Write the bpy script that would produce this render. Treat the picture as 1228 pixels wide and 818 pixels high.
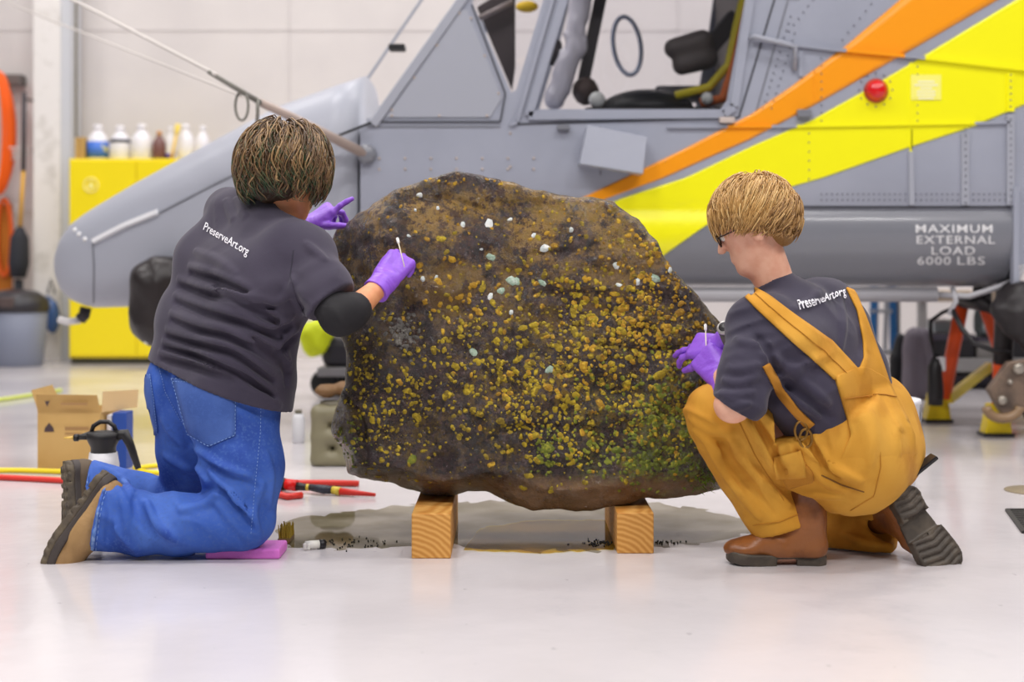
import bpy, bmesh, math, random
import numpy as np
from mathutils import Vector, Matrix, noise as mnoise
from mathutils.bvhtree import BVHTree
from mathutils.geometry import tessellate_polygon

for o in list(bpy.data.objects):
    bpy.data.objects.remove(o)
C = bpy.context.scene.collection
SC = bpy.context.scene

# ------------------------------------------------------------------ camera
F, H, CX, HY = 1705.0, 0.8, 614.0, 316.0      # focal length in px of a 1228x818 frame, eye height, horizon row
cam_d = bpy.data.cameras.new('camera')
cam = bpy.data.objects.new('camera', cam_d); C.objects.link(cam)
cam.location = (0, 0, H); cam.rotation_euler = (math.pi / 2, 0, 0)
cam_d.sensor_width = 36; cam_d.lens = F / 1228 * 36; cam_d.shift_y = -(409 - HY) / 1228
cam_d.clip_end = 200
cam_d.dof.use_dof = True; cam_d.dof.focus_distance = 3.92; cam_d.dof.aperture_fstop = 2.1
SC.camera = cam
# ------------------------------------------------------------------ world, lamps, exposure
w = bpy.data.worlds.new('world'); SC.world = w; w.use_nodes = True
bg = w.node_tree.nodes['Background']; bg.inputs[0].default_value = (0.93, 0.95, 1.0, 1); bg.inputs[1].default_value = 0.13
SC.view_settings.view_transform = 'Standard'; SC.view_settings.look = 'None'
SC.view_settings.gamma = 1; SC.view_settings.exposure = 0.0; SC.view_settings.use_curve_mapping = False
CEIL = 7.0
LAMPS = [(-6, 3.0), (-2, 3.0), (2, 3.0), (6, 3.0), (-6, 7.6), (-2, 7.6), (2, 7.6), (6, 7.6), (-4, 10.6), (0, 10.6), (4, 10.6),
         (-4, -1.5), (0, -1.5), (4, -1.5)]
for (lx, ly) in LAMPS:
    ld = bpy.data.lights.new('ceiling_light', 'AREA'); ld.shape = 'RECTANGLE'; ld.size = 1.3; ld.size_y = 0.5
    ld.energy = {-1.5: 205, 3.0: 120, 7.6: 92, 10.6: 70}[ly]; ld.color = (1.0, 0.97, 0.95)
    lo_ = bpy.data.objects.new('ceiling_light', ld); C.objects.link(lo_); lo_.location = (lx, ly, CEIL - 0.22)

# ------------------------------------------------------------------ helpers
def P(x, y, d):
    return Vector(((x - CX) * d / F, d, H - (y - HY) * d / F))
def FL(x, y):            # the point of the floor seen at pixel x, y
    return P(x, y, F * H / (y - HY))
def S(r, g, b):
    f = lambda c: ((c / 255 + 0.055) / 1.055) ** 2.4 if c > 10 else c / 255 / 12.92
    return (f(r), f(g), f(b), 1)

MATS = {}
def M(name, col, rough=0.5, metal=0.0, var=None, bump=None, spec=0.5, coat=0.0, alpha=None, emit=None, aniso=None, sheen=0.0):
    """principled material; var = [(colour, scale, low, high), ...] noise-mixed over the base; bump = (scale, strength, stretch)"""
    if name in MATS: return MATS[name]
    m = bpy.data.materials.new(name); m.use_nodes = True; MATS[name] = m
    N, L = m.node_tree.nodes, m.node_tree.links; b = N['Principled BSDF']
    b.inputs['Base Color'].default_value = col; b.inputs['Roughness'].default_value = rough; b.inputs['Metallic'].default_value = metal
    b.inputs['Specular IOR Level'].default_value = spec; b.inputs['Coat Weight'].default_value = coat; b.inputs['Coat Roughness'].default_value = 0.08
    b.inputs['Sheen Weight'].default_value = sheen
    tc = N.new('ShaderNodeTexCoord'); src = tc.outputs['Object']
    if var:
        prev = None
        for (c2, sc, lo, hi) in var:
            t = N.new('ShaderNodeTexNoise'); t.inputs['Scale'].default_value = sc; t.inputs['Detail'].default_value = 5
            L.new(src, t.inputs['Vector'])
            r = N.new('ShaderNodeMapRange'); r.inputs[1].default_value = lo; r.inputs[2].default_value = hi; L.new(t.outputs[0], r.inputs[0])
            x = N.new('ShaderNodeMix'); x.data_type = 'RGBA'; L.new(r.outputs[0], x.inputs[0])
            if prev: L.new(prev, x.inputs[6])
            else: x.inputs[6].default_value = col
            x.inputs[7].default_value = c2; prev = x.outputs[2]
        L.new(prev, b.inputs['Base Color'])
    if bump:
        t = N.new('ShaderNodeTexNoise'); t.inputs['Scale'].default_value = bump[0]; t.inputs['Detail'].default_value = 6
        if len(bump) > 2:
            mp = N.new('ShaderNodeMapping'); mp.inputs['Scale'].default_value = bump[2]; L.new(src, mp.inputs[0]); L.new(mp.outputs[0], t.inputs['Vector'])
        else: L.new(src, t.inputs['Vector'])
        bn = N.new('ShaderNodeBump'); bn.inputs['Strength'].default_value = bump[1]; bn.inputs['Distance'].default_value = 0.01
        L.new(t.outputs[0], bn.inputs['Height']); L.new(bn.outputs[0], b.inputs['Normal'])
    if alpha is not None: b.inputs['Alpha'].default_value = alpha
    if emit: b.inputs['Emission Color'].default_value = emit[0]; b.inputs['Emission Strength'].default_value = emit[1]
    return m

def glass(name, tint=(1, 1, 1, 1), ior=1.45):
    if name in MATS: return MATS[name]
    m = bpy.data.materials.new(name); m.use_nodes = True; MATS[name] = m
    N, L = m.node_tree.nodes, m.node_tree.links; N.remove(N['Principled BSDF'])
    t = N.new('ShaderNodeBsdfTransparent'); t.inputs[0].default_value = tint
    g = N.new('ShaderNodeBsdfGlossy'); g.inputs['Roughness'].default_value = 0.03
    f = N.new('ShaderNodeFresnel'); f.inputs[0].default_value = ior
    x = N.new('ShaderNodeMixShader'); L.new(f.outputs[0], x.inputs[0]); L.new(t.outputs[0], x.inputs[1]); L.new(g.outputs[0], x.inputs[2])
    L.new(x.outputs[0], N['Material Output'].inputs[0])
    return m

def tag(o, label=None, cat=None, group=None, kind=None):
    if label: o['label'] = label
    if cat: o['category'] = cat
    if group: o['group'] = group
    if kind: o['kind'] = kind
    return o
def empty(name, loc, label=None, cat=None, group=None):
    o = bpy.data.objects.new(name, None); C.objects.link(o); o.location = loc; o.empty_display_size = 0.1
    return tag(o, label, cat, group)
def wmat(o):
    m = Matrix.Translation(o.location)
    return (wmat(o.parent) @ o.matrix_parent_inverse @ m) if o.parent else m
def link(name, me, mat, parent=None, smooth=False):
    """one mesh object, its mesh given in world coordinates"""
    o = bpy.data.objects.new(name, me); C.objects.link(o); me.name = name
    if mat is not None and not me.materials: me.materials.append(mat)
    if smooth: me.polygons.foreach_set('use_smooth', [True] * len(me.polygons))
    if parent is not None:
        o.parent = parent; o.matrix_parent_inverse = wmat(parent).inverted()
    else:
        n = len(me.vertices); a = np.empty(n * 3, np.float32); me.vertices.foreach_get('co', a); a = a.reshape(-1, 3)
        c = (a.min(0) + a.max(0)) / 2; c[2] = a[:, 2].min(); a -= c
        me.vertices.foreach_set('co', a.ravel()); o.location = c.tolist()
    me.update()
    return o

def frame_from(z, up=Vector((0, 0, 1))):
    z = Vector(z).normalized(); x = up.cross(z)
    if x.length < 1e-4: x = Vector((1, 0, 0))
    x.normalize(); y = z.cross(x)
    return x, y, z

class MB:
    """collects shapes into one mesh"""
    def __init__(s): s.v = []; s.f = []; s.mi = []; s.cur = 0; s.sm = []; s.smooth = False
    def add(s, vs, fs):
        n = len(s.v); s.v += [tuple(v) for v in vs]
        for f in fs: s.f.append([n + i for i in f]); s.mi.append(s.cur); s.sm.append(s.smooth)
        return s
    def box(s, lo, hi, rot=None, c=None):
        (a, b, c0), (d, e, g) = lo, hi
        vs = [Vector(p) for p in ((a,b,c0),(d,b,c0),(d,e,c0),(a,e,c0),(a,b,g),(d,b,g),(d,e,g),(a,e,g))]
        if rot is not None:
            cc = Vector(c) if c is not None else Vector(((a+d)/2,(b+e)/2,(c0+g)/2)); vs = [cc + rot @ (v - cc) for v in vs]
        return s.add(vs, [(0,3,2,1),(4,5,6,7),(0,1,5,4),(1,2,6,5),(2,3,7,6),(3,0,4,7)])
    def bar(s, a, b, w, h=None, up=(0, 0, 1)):
        h = h or w; a, b = Vector(a), Vector(b); x, y, z = frame_from(b - a, Vector(up))
        vs = [p + x * sx * w / 2 + y * sy * h / 2 for p in (a, b) for sx, sy in ((-1,-1),(1,-1),(1,1),(-1,1))]
        return s.add(vs, [(3,2,1,0),(4,5,6,7),(0,1,5,4),(1,2,6,5),(2,3,7,6),(3,0,4,7)])
    def tube(s, pts, r, n=8, cap=True, closed=False):
        pts = [Vector(p) for p in pts]; m = len(pts); rs = r if isinstance(r, (list, tuple)) else [r] * m
        vs = []; px = None
        for i, p in enumerate(pts):
            t = (pts[(i + 1) % m] - pts[i - 1]) if closed else pts[min(i + 1, m - 1)] - pts[max(i - 1, 0)]
            if t.length < 1e-9: t = Vector((0, 0, 1))
            t.normalize()
            if px is None: px = frame_from(t)[0]
            px = px - t * px.dot(t)
            if px.length < 1e-6: px = frame_from(t)[0]
            px.normalize(); py = t.cross(px)
            vs += [p + (px * math.cos(2*math.pi*k/n) + py * math.sin(2*math.pi*k/n)) * rs[i] for k in range(n)]
        fs = [(i*n+k, i*n+(k+1)%n, (i+1)*n+(k+1)%n, (i+1)*n+k) for i in range(m-1) for k in range(n)]
        if closed: fs += [((m-1)*n+k, (m-1)*n+(k+1)%n, (k+1)%n, k) for k in range(n)]
        elif cap: fs += [list(range(n))[::-1], list(range((m-1)*n, m*n))]
        o = s.smooth; s.smooth = n > 5; s.add(vs, fs); s.smooth = o
        return s
    def lathe(s, prof, base, axis=(0, 0, 1), n=20):
        """prof = [(radius, height), ...] along axis from base"""
        x, y, z = frame_from(axis); base = Vector(base)
        vs = [base + z * h + (x * math.cos(2*math.pi*k/n) + y * math.sin(2*math.pi*k/n)) * r for r, h in prof for k in range(n)]
        m = len(prof)
        fs = [(i*n+k, i*n+(k+1)%n, (i+1)*n+(k+1)%n, (i+1)*n+k) for i in range(m-1) for k in range(n)]
        fs += [list(range(n))[::-1], list(range((m-1)*n, m*n))]
        o = s.smooth; s.smooth = n > 7; s.add(vs, fs); s.smooth = o
        return s
    def prism(s, loops, thick):
        """loops: list of 3D loops (outer, holes) in one plane; thick = vector of extrusion"""
        thick = Vector(thick); loops = [[Vector(p) for p in l] for l in loops]
        flat = [p for l in loops for p in l]; n = len(flat)
        tris = tessellate_polygon(loops)
        nrm = sum(((flat[t[1]] - flat[t[0]]).cross(flat[t[2]] - flat[t[0]]) for t in tris), Vector())
        fl = nrm.dot(thick) > 0
        s.add(flat + [p + thick for p in flat], [])
        b = len(s.v) - 2 * n; fs = []
        for t in tris:
            t = [t[0], t[1], t[2]]
            if (flat[t[1]] - flat[t[0]]).cross(flat[t[2]] - flat[t[0]]).dot(thick) > 0: t = t[::-1]
            fs.append(t); fs.append([i + n for i in t[::-1]])
        k = 0
        for l in loops:
            m = len(l); c = sum(l, Vector()) / m
            for i in range(m): fs.append([k + i, k + (i + 1) % m, n + k + (i + 1) % m, n + k + i])
            k += m
        for f in fs: s.f.append([b + i for i in f]); s.mi.append(s.cur); s.sm.append(False)
        return s
    def ball(s, c, r, n=12, m=8, R=None):
        c = Vector(c); r = (r, r, r) if not isinstance(r, (tuple, list)) else r; vs = []
        for i in range(m + 1):
            a = math.pi * i / m
            for k in range(n):
                p = Vector((r[0]*math.sin(a)*math.cos(2*math.pi*k/n), r[1]*math.sin(a)*math.sin(2*math.pi*k/n), -r[2]*math.cos(a)))
                vs.append(c + (R @ p if R is not None else p))
        o = s.smooth; s.smooth = True
        s.add(vs, [(i*n+k, i*n+(k+1)%n, (i+1)*n+(k+1)%n, (i+1)*n+k) for i in range(m) for k in range(n)]); s.smooth = o
        return s
    def mesh(s, bevel=0):
        me = bpy.data.meshes.new('m'); me.from_pydata(s.v, [], s.f)
        me.polygons.foreach_set('material_index', s.mi); me.polygons.foreach_set('use_smooth', s.sm)
        bm = bmesh.new(); bm.from_mesh(me)
        bmesh.ops.remove_doubles(bm, verts=bm.verts, dist=1e-6)
        bmesh.ops.recalc_face_normals(bm, faces=bm.faces)
        if bevel:
            es = [e for e in bm.edges if len(e.link_faces) == 2 and e.calc_face_angle() > 0.6]
            bmesh.ops.bevel(bm, geom=es, offset=bevel, segments=2, affect='EDGES', profile=0.5, clamp_overlap=True)
        bm.to_mesh(me); bm.free(); me.update()
        return me
    def build(s, name, mat, parent=None, bevel=0, mats=()):
        me = s.mesh(bevel)
        for m in [mat, *mats]: me.materials.append(m)
        return link(name, me, None, parent)

# ------------------------------------------------------------------ implicit surfaces (numpy), meshed by surface nets
def vnoise(x, y, z, seed=0):
    xi, yi, zi = np.floor(x).astype(np.int64), np.floor(y).astype(np.int64), np.floor(z).astype(np.int64)
    fx, fy, fz = x - xi, y - yi, z - zi
    fx, fy, fz = fx*fx*(3-2*fx), fy*fy*(3-2*fy), fz*fz*(3-2*fz)
    def h(a, b, c):
        n = (a*73856093) ^ (b*19349663) ^ (c*83492791) ^ (seed*2654435761)
        n = (n ^ (n >> 13)) & 0xffffffff; n = (n * 1274126177) & 0xffffffff; n = (n ^ (n >> 16)) & 0xffff
        return n.astype(np.float32) / 32767.5 - 1
    r = 0
    for a in (0, 1):
        for b in (0, 1):
            for c in (0, 1):
                r = r + h(xi+a, yi+b, zi+c) * (fx if a else 1-fx) * (fy if b else 1-fy) * (fz if c else 1-fz)
    return r.astype(np.float32)
def fbm(x, y, z, seed=0, o=3):
    r = 0; a = 1; t = 0
    for i in range(o): r = r + a * vnoise(x * 2**i, y * 2**i, z * 2**i, seed + i); t += a; a *= 0.5
    return r / t
def smin(a, b, k):
    if k <= 0: return np.minimum(a, b)
    h = np.maximum(k - np.abs(a - b), 0) / k
    return np.minimum(a, b) - h * h * k * 0.25
def smax(a, b, k): return -smin(-a, -b, k)

class Field:
    def __init__(s, lo, hi, h):
        s.h = h; s.lo = np.array(lo, np.float32); n = [int(math.ceil((hi[i] - lo[i]) / h)) + 1 for i in range(3)]
        s.ax = [s.lo[i] + h * np.arange(n[i], dtype=np.float32) for i in range(3)]
        s.v = np.full(n, 0.3, np.float32)
    def sl(s, lo, hi):
        r = []
        for i in range(3):
            a = int(np.clip(math.floor((lo[i] - s.lo[i]) / s.h), 0, len(s.ax[i]))); b = int(np.clip(math.ceil((hi[i] - s.lo[i]) / s.h) + 1, 0, len(s.ax[i])))
            r.append(slice(a, b))
        return tuple(r)
    def xyz(s, q): return np.meshgrid(s.ax[0][q[0]], s.ax[1][q[1]], s.ax[2][q[2]], indexing='ij', sparse=False)
    def op(s, fn, lo, hi, k=0.0, sub=False):
        q = s.sl(lo, hi)
        if any(t.stop <= t.start for t in q): return s
        X, Y, Z = s.xyz(q); d = fn(X, Y, Z).astype(np.float32)
        s.v[q] = smax(s.v[q], -d, k) if sub else smin(s.v[q], d, k)
        return s
    def cone(s, a, b, r1, r2=None, k=0.03, sub=False, flat=None):
        """tapered capsule; flat = (direction, factor) squashes it along direction"""
        r2 = r1 if r2 is None else r2; a, b = Vector(a), Vector(b); m = max(r1, r2) * (1 if not flat else max(1, flat[1])) + k + 0.03
        lo = [min(a[i], b[i]) - m for i in range(3)]; hi = [max(a[i], b[i]) + m for i in range(3)]
        ab = b - a; L2 = max(ab.dot(ab), 1e-9)
        def fn(X, Y, Z):
            x, y, z = X - a.x, Y - a.y, Z - a.z
            t = np.clip((x*ab.x + y*ab.y + z*ab.z) / L2, 0, 1)
            x, y, z = x - t*ab.x, y - t*ab.y, z - t*ab.z
            if flat:
                f = Vector(flat[0]).normalized(); e = x*f.x + y*f.y + z*f.z; g = e * (1/flat[1] - 1)
                x, y, z = x + f.x*g, y + f.y*g, z + f.z*g
            return np.sqrt(x*x + y*y + z*z) - (r1 + (r2 - r1) * t)
        return s.op(fn, lo, hi, k, sub)
    def chain(s, pts, k=0.03, sub=False):
        for (a, ra), (b, rb) in zip(pts, pts[1:]): s.cone(a, b, ra, rb, k, sub)
        return s
    def rope(s, pts, k=0.012, sub=False):
        """a polyline of tapered capsules joined hard, then blended into the field once"""
        P0 = [Vector(p) for p, r in pts]; rs = [r for p, r in pts]; m = max(rs) + k + 0.02
        lo = [min(p[i] for p in P0) - m for i in range(3)]; hi = [max(p[i] for p in P0) + m for i in range(3)]
        def fn(X, Y, Z):
            d = np.full(X.shape, 9.0, np.float32)
            for a, b, r1, r2 in zip(P0, P0[1:], rs, rs[1:]):
                ab = b - a; L2 = max(ab.dot(ab), 1e-9); x, y, z = X - a.x, Y - a.y, Z - a.z
                t = np.clip((x*ab.x + y*ab.y + z*ab.z) / L2, 0, 1); x, y, z = x - t*ab.x, y - t*ab.y, z - t*ab.z
                d = np.minimum(d, np.sqrt(x*x + y*y + z*z) - (r1 + (r2 - r1) * t))
            return d
        return s.op(fn, lo, hi, k, sub)
    def ell(s, c, r, R=None, k=0.02, sub=False):
        c = Vector(c); m = max(r) + k + 0.03; lo = [c[i] - m for i in range(3)]; hi = [c[i] + m for i in range(3)]
        Ri = (R or Matrix.Identity(3)).transposed()
        def fn(X, Y, Z):
            x, y, z = X - c.x, Y - c.y, Z - c.z
            u = (Ri[0][0]*x + Ri[0][1]*y + Ri[0][2]*z) / r[0]; v = (Ri[1][0]*x + Ri[1][1]*y + Ri[1][2]*z) / r[1]; t = (Ri[2][0]*x + Ri[2][1]*y + Ri[2][2]*z) / r[2]
            l = np.sqrt(u*u + v*v + t*t); g = np.sqrt((u/r[0])**2 + (v/r[1])**2 + (t/r[2])**2) + 1e-6
            return l * (l - 1) / g
        return s.op(fn, lo, hi, k, sub)
    def cut(s, p, n, k=0.0, c=None, rad=None):
        """keep the side that n points away from; limited to a ball when given"""
        p, n = Vector(p), Vector(n).normalized()
        q = s.sl(*( ([c[i]-rad for i in range(3)], [c[i]+rad for i in range(3)]) if c is not None else (s.lo, [a[-1] for a in s.ax])))
        X, Y, Z = s.xyz(q); d = (X-p.x)*n.x + (Y-p.y)*n.y + (Z-p.z)*n.z
        s.v[q] = smax(s.v[q], d, k); return s
    def wrinkle(s, c, rad, u, wl, amp, seed=1, stretch=4.0, warp=0.5, bias=0.0):
        """folds across direction u around c"""
        c = Vector(c); u = Vector(u).normalized(); q = s.sl([c[i]-rad for i in range(3)], [c[i]+rad for i in range(3)])
        X, Y, Z = s.xyz(q); x, y, z = X-c.x, Y-c.y, Z-c.z
        a, b, _ = frame_from(u); e = x*u.x + y*u.y + z*u.z
        p1 = (x*a.x + y*a.y + z*a.z) / (wl*stretch); p2 = (x*b.x + y*b.y + z*b.z) / (wl*stretch)
        e = e/wl + warp * vnoise(p1*1.7, p2*1.7, e/(wl*3), seed+7)
        n = vnoise(e, p1, p2, seed); n = 1 - 2*np.abs(n)**0.8 + bias
        m = np.clip(1 - (x*x + y*y + z*z) / rad**2, 0, 1)
        s.v[q] -= amp * n * m * np.minimum(1, m*2); return s
    def rough(s, scale, amp, seed=0, o=3):
        X, Y, Z = s.xyz(s.sl(s.lo, [a[-1] for a in s.ax])); s.v += amp * fbm(X*scale, Y*scale, Z*scale, seed, o); return s
    def fold(s, pts, r, depth_r=None, k=0.012, sub=False):
        return s.chain([(p, r) for p in pts], k, sub)
    def arrays(s):
        v = s.v; h = s.h; ins = v < 0; n = v.shape
        c = np.zeros((n[0]-1, n[1]-1, n[2]-1), np.int8); offs = [(a, b, d) for a in (0, 1) for b in (0, 1) for d in (0, 1)]
        for a, b, d in offs: c += ins[a:n[0]-1+a, b:n[1]-1+b, d:n[2]-1+d]
        I = np.argwhere((c > 0) & (c < 8)); idx = np.full(c.shape, -1, np.int64); idx[I[:, 0], I[:, 1], I[:, 2]] = np.arange(len(I))
        cv = np.stack([v[I[:,0]+a, I[:,1]+b, I[:,2]+d] for a, b, d in offs], 1); O = np.array(offs, np.float32)
        pos = np.zeros((len(I), 3), np.float32); cnt = np.zeros(len(I), np.float32)
        for i in range(8):
            for j in range(i+1, 8):
                if sum(abs(offs[i][t] - offs[j][t]) for t in range(3)) != 1: continue
                m = (cv[:, i] < 0) != (cv[:, j] < 0); t = np.where(m, cv[:, i] / np.where(m, cv[:, i] - cv[:, j], 1), 0)
                pos += m[:, None] * (O[i] + t[:, None] * (O[j] - O[i])); cnt += m
        pos = (pos / cnt[:, None] + I) * h + s.lo
        Fs = []
        for ax in range(3):
            a1, a2 = [(1, 2), (2, 0), (0, 1)][ax]
            s0 = [slice(None)] * 3; s1 = [slice(None)] * 3; s0[ax] = slice(0, -1); s1[ax] = slice(1, None)
            A = ins[tuple(s0)]; B = ins[tuple(s1)]; E = np.argwhere(A != B)
            E = E[(E[:, a1] > 0) & (E[:, a2] > 0) & (E[:, a1] < n[a1]-1) & (E[:, a2] < n[a2]-1)]
            fl = A[E[:, 0], E[:, 1], E[:, 2]]
            def g(d1, d2):
                Q = E.copy(); Q[:, a1] += d1; Q[:, a2] += d2; return idx[Q[:, 0], Q[:, 1], Q[:, 2]]
            q = np.stack([g(-1, -1), g(0, -1), g(0, 0), g(-1, 0)], 1); q[~fl] = q[~fl][:, ::-1]; Fs.append(q)
        return pos, np.concatenate(Fs)
    def mesh(s, smooth=1, w=0.35):
        pos, fc = s.arrays()
        for _ in range(smooth):
            acc = np.zeros_like(pos); cnt = np.zeros(len(pos), np.float32)
            for i in range(4):
                a, b = fc[:, i], fc[:, (i+1) % 4]
                for t in range(3): acc[:, t] += np.bincount(a, pos[b, t], len(pos)) + np.bincount(b, pos[a, t], len(pos))
                cnt += np.bincount(a, minlength=len(pos)) + np.bincount(b, minlength=len(pos))
            pos = pos * (1 - w) + w * acc / np.maximum(cnt, 1)[:, None]
        return mesh_np(pos, fc)
    def build(s, name, mat, parent, smooth=1):
        me = s.mesh(smooth); return link(name, me, mat, parent, True)
def mesh_np(pos, fc):
    me = bpy.data.meshes.new('m'); me.vertices.add(len(pos)); me.vertices.foreach_set('co', np.ascontiguousarray(pos, np.float32).ravel())
    k = fc.shape[1]; me.loops.add(fc.size); me.loops.foreach_set('vertex_index', fc.astype(np.int32).ravel())
    me.polygons.add(len(fc)); me.polygons.foreach_set('loop_start', np.arange(0, fc.size, k, dtype=np.int32)); me.polygons.foreach_set('loop_total', np.full(len(fc), k, np.int32))
    me.update(calc_edges=True); me.validate(); return me
def bvh_of(*objs):
    vs, fs = [], []
    for o in objs:
        W = wmat(o); n = len(vs); vs += [W @ v.co for v in o.data.vertices]; fs += [[n + i for i in p.vertices] for p in o.data.polygons]
    return BVHTree.FromPolygons(vs, fs)
EYE = Vector((0, 0, H))
def hit(bvh, x, y, dref=4.0):
    d = P(x, y, 1.0) - EYE; r = bvh.ray_cast(EYE, d.normalized())
    if r[0] is None:
        r = bvh.find_nearest(P(x, y, dref))
    p, n = r[0], r[1]
    if n.dot(p - EYE) > 0: n = -n
    return p, n
def resample(pl, n):
    pl = [Vector((a, b)) for a, b in pl]; ls = [0]
    for a, b in zip(pl, pl[1:]): ls.append(ls[-1] + (b - a).length)
    out = []
    for i in range(n):
        t = ls[-1] * i / (n - 1); j = 0
        while j < len(pl) - 2 and ls[j+1] < t: j += 1
        out.append(pl[j].lerp(pl[j+1], (t - ls[j]) / max(1e-9, ls[j+1] - ls[j])))
    return out
def patch(bvh, A, B, nu, nv, off, thick, mat, name, parent, dref=4.0, puff=0.0, sink=0.0):
    """cloth panel laid on a surface, between the two edge lines A and B"""
    A, B = resample(A, nu), resample(B, nu); top = []; nr = []
    for i in range(nu):
        for j in range(nv):
            q = A[i].lerp(B[i], j / (nv - 1)); p, n = hit(bvh, q.x, q.y, dref); top.append(p); nr.append(n)
    g = lambda i, j: i * nv + j
    sm = []
    for i in range(nu):
        for j in range(nv):
            nb = [g(a, b) for a in range(max(0,i-2), min(nu,i+3)) for b in range(max(0,j-2), min(nv,j+3))]
            n = sum((nr[k] for k in nb), Vector()).normalized()
            e = min(i, nu-1-i, 4) / 4 * min(j, nv-1-j, 3) / 3
            sm.append((top[g(i, j)], n, off + puff * e - (off + 0.004) * min(1, max(0, (i / (nu - 1) - 1 + sink) / sink)) ** 2 if sink else off + puff * e))
    mb = MB(); mb.smooth = True
    T = [p + n * o_ for p, n, o_ in sm]; Bt = [p + n * (o_ - thick) for p, n, o_ in sm]; N = nu * nv
    fs = []
    for i in range(nu - 1):
        for j in range(nv - 1):
            f = [g(i, j), g(i+1, j), g(i+1, j+1), g(i, j+1)]; fs.append(f); fs.append([k + N for k in f[::-1]])
    rim = [g(i, 0) for i in range(nu)] + [g(nu-1, j) for j in range(1, nv)] + [g(i, nv-1) for i in range(nu-2, -1, -1)] + [g(0, j) for j in range(nv-2, 0, -1)]
    for a, b in zip(rim, rim[1:] + rim[:1]): fs.append([a, b, b + N, a + N])
    mb.add(T + Bt, fs)
    return mb.build(name, mat, parent)
def seam(bvh, pl, n, off, r, mat, name, parent, dref=4.0, dash=0):
    pts = [(lambda h_: h_[0] + h_[1] * off)(hit(bvh, q.x, q.y, dref)) for q in resample(pl, n)]
    mb = MB()
    if dash:
        for i in range(0, n - 1, 2): mb.tube(pts[i:i+2], r, 4)
    else: mb.tube(pts, r, 5)
    o = mb.build(name, mat, parent)
    if dash: o['kind'] = 'stuff'
    return o
def text_mesh(body, bold=0.0, align='LEFT', space=1.0):
    cu = bpy.data.curves.new('t', 'FONT'); cu.body = body; cu.size = 1; cu.offset = bold; cu.align_x = align; cu.resolution_u = 3; cu.space_character = space
    ob = bpy.data.objects.new('t', cu); C.objects.link(ob); dg = bpy.context.evaluated_depsgraph_get(); dg.update()
    me = bpy.data.meshes.new_from_object(ob.evaluated_get(dg)); bpy.data.objects.remove(ob)
    return [v.co.copy() for v in me.vertices], [list(p.vertices) for p in me.polygons]
def lettering(bvh, body, A, B, up, off, mat, name, parent, bold=0.0, space=1.0, dref=4.0):
    """print running from pixel A to B, cap height vector up (px), on a surface"""
    vs, fs = text_mesh(body, bold, 'LEFT', space); x0 = min(v.x for v in vs); x1 = max(v.x for v in vs)
    A, B, up = Vector(A), Vector(B), Vector(up); out = []
    for v in vs:
        q = A + (B - A) * ((v.x - x0) / (x1 - x0)) + up * (v.y / 0.7); p, n = hit(bvh, q.x, q.y, dref); out.append(p + n * off)
    mb = MB(); mb.add(out, fs); me = bpy.data.meshes.new('m'); me.from_pydata(mb.v, [], mb.f); return link(name, me, mat, parent)
# ------------------------------------------------------------------ the hall
def floor_mat():
    m = bpy.data.materials.new('sealed_concrete'); m.use_nodes = True; N, L = m.node_tree.nodes, m.node_tree.links; b = N['Principled BSDF']
    tc = N.new('ShaderNodeTexCoord')
    def noise(sc, st=(1, 1, 1), det=6, rough=0.55):
        mp = N.new('ShaderNodeMapping'); mp.inputs['Scale'].default_value = st; L.new(tc.outputs['Object'], mp.inputs[0])
        t = N.new('ShaderNodeTexNoise'); t.inputs['Scale'].default_value = sc; t.inputs['Detail'].default_value = det; t.inputs['Roughness'].default_value = rough
        L.new(mp.outputs[0], t.inputs['Vector']); return t.outputs[0]
    def rng(s, a, b_, c, d):
        r = N.new('ShaderNodeMapRange'); r.inputs[1].default_value = a; r.inputs[2].default_value = b_; r.inputs[3].default_value = c; r.inputs[4].default_value = d; L.new(s, r.inputs[0]); return r.outputs[0]
    def mix(f, a, b_):
        x = N.new('ShaderNodeMix'); x.data_type = 'RGBA'; L.new(f, x.inputs[0])
        for i, c in ((6, a), (7, b_)):
            if isinstance(c, tuple): x.inputs[i].default_value = c
            else: L.new(c, x.inputs[i])
        return x.outputs[2]
    c = mix(rng(noise(0.9), 0.35, 0.7, 0, 1), S(211, 206, 208), S(198, 193, 196))
    c = mix(rng(noise(1.6, (1, 1, 1), 8, 0.7), 0.60, 0.66, 0, 0.45), c, S(190, 186, 190))        # old spill marks
    c = mix(rng(noise(26, (1, 1, 1), 3), 0.74, 0.78, 0, 0.5), c, S(140, 138, 140))                # specks
    L.new(c, b.inputs['Base Color'])
    L.new(rng(noise(1.3, (1, 1, 1), 6), 0.3, 0.7, 0.10, 0.24), b.inputs['Roughness'])
    b.inputs['Specular IOR Level'].default_value = 0.5
    bn = N.new('ShaderNodeBump'); bn.inputs['Strength'].default_value = 0.06; bn.inputs['Distance'].default_value = 0.02
    L.new(noise(9, (1, 1, 1), 4), bn.inputs['Height']); L.new(bn.outputs[0], b.inputs['Normal'])
    return m
def struct(name, mb, mat, parent=None, bevel=0):
    o = mb.build(name, mat, parent, bevel)
    if parent is None: o['kind'] = 'structure'
    return o
WALL_Y = 12.1
struct('floor', MB().box((-13, -5, -0.1), (13, WALL_Y + 0.3, 0)), floor_mat())
wallm = M('white_wall_paint', S(224, 218, 215), 0.6, var=[(S(216, 210, 208), 1.5, 0.4, 0.7)])
wb = struct('wall_back', MB().box((-13, WALL_Y, 0), (13, WALL_Y + 0.2, CEIL)), wallm)
jm = M('panel_joint', S(214, 208, 206), 0.6)
for zz in (1.75, 2.78, 3.9, 5.0):                      # wall panel joints
    MB().box((-13, WALL_Y - 0.006, zz), (13, WALL_Y, zz + 0.012)).build('panel_joint', jm, wb)
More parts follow.
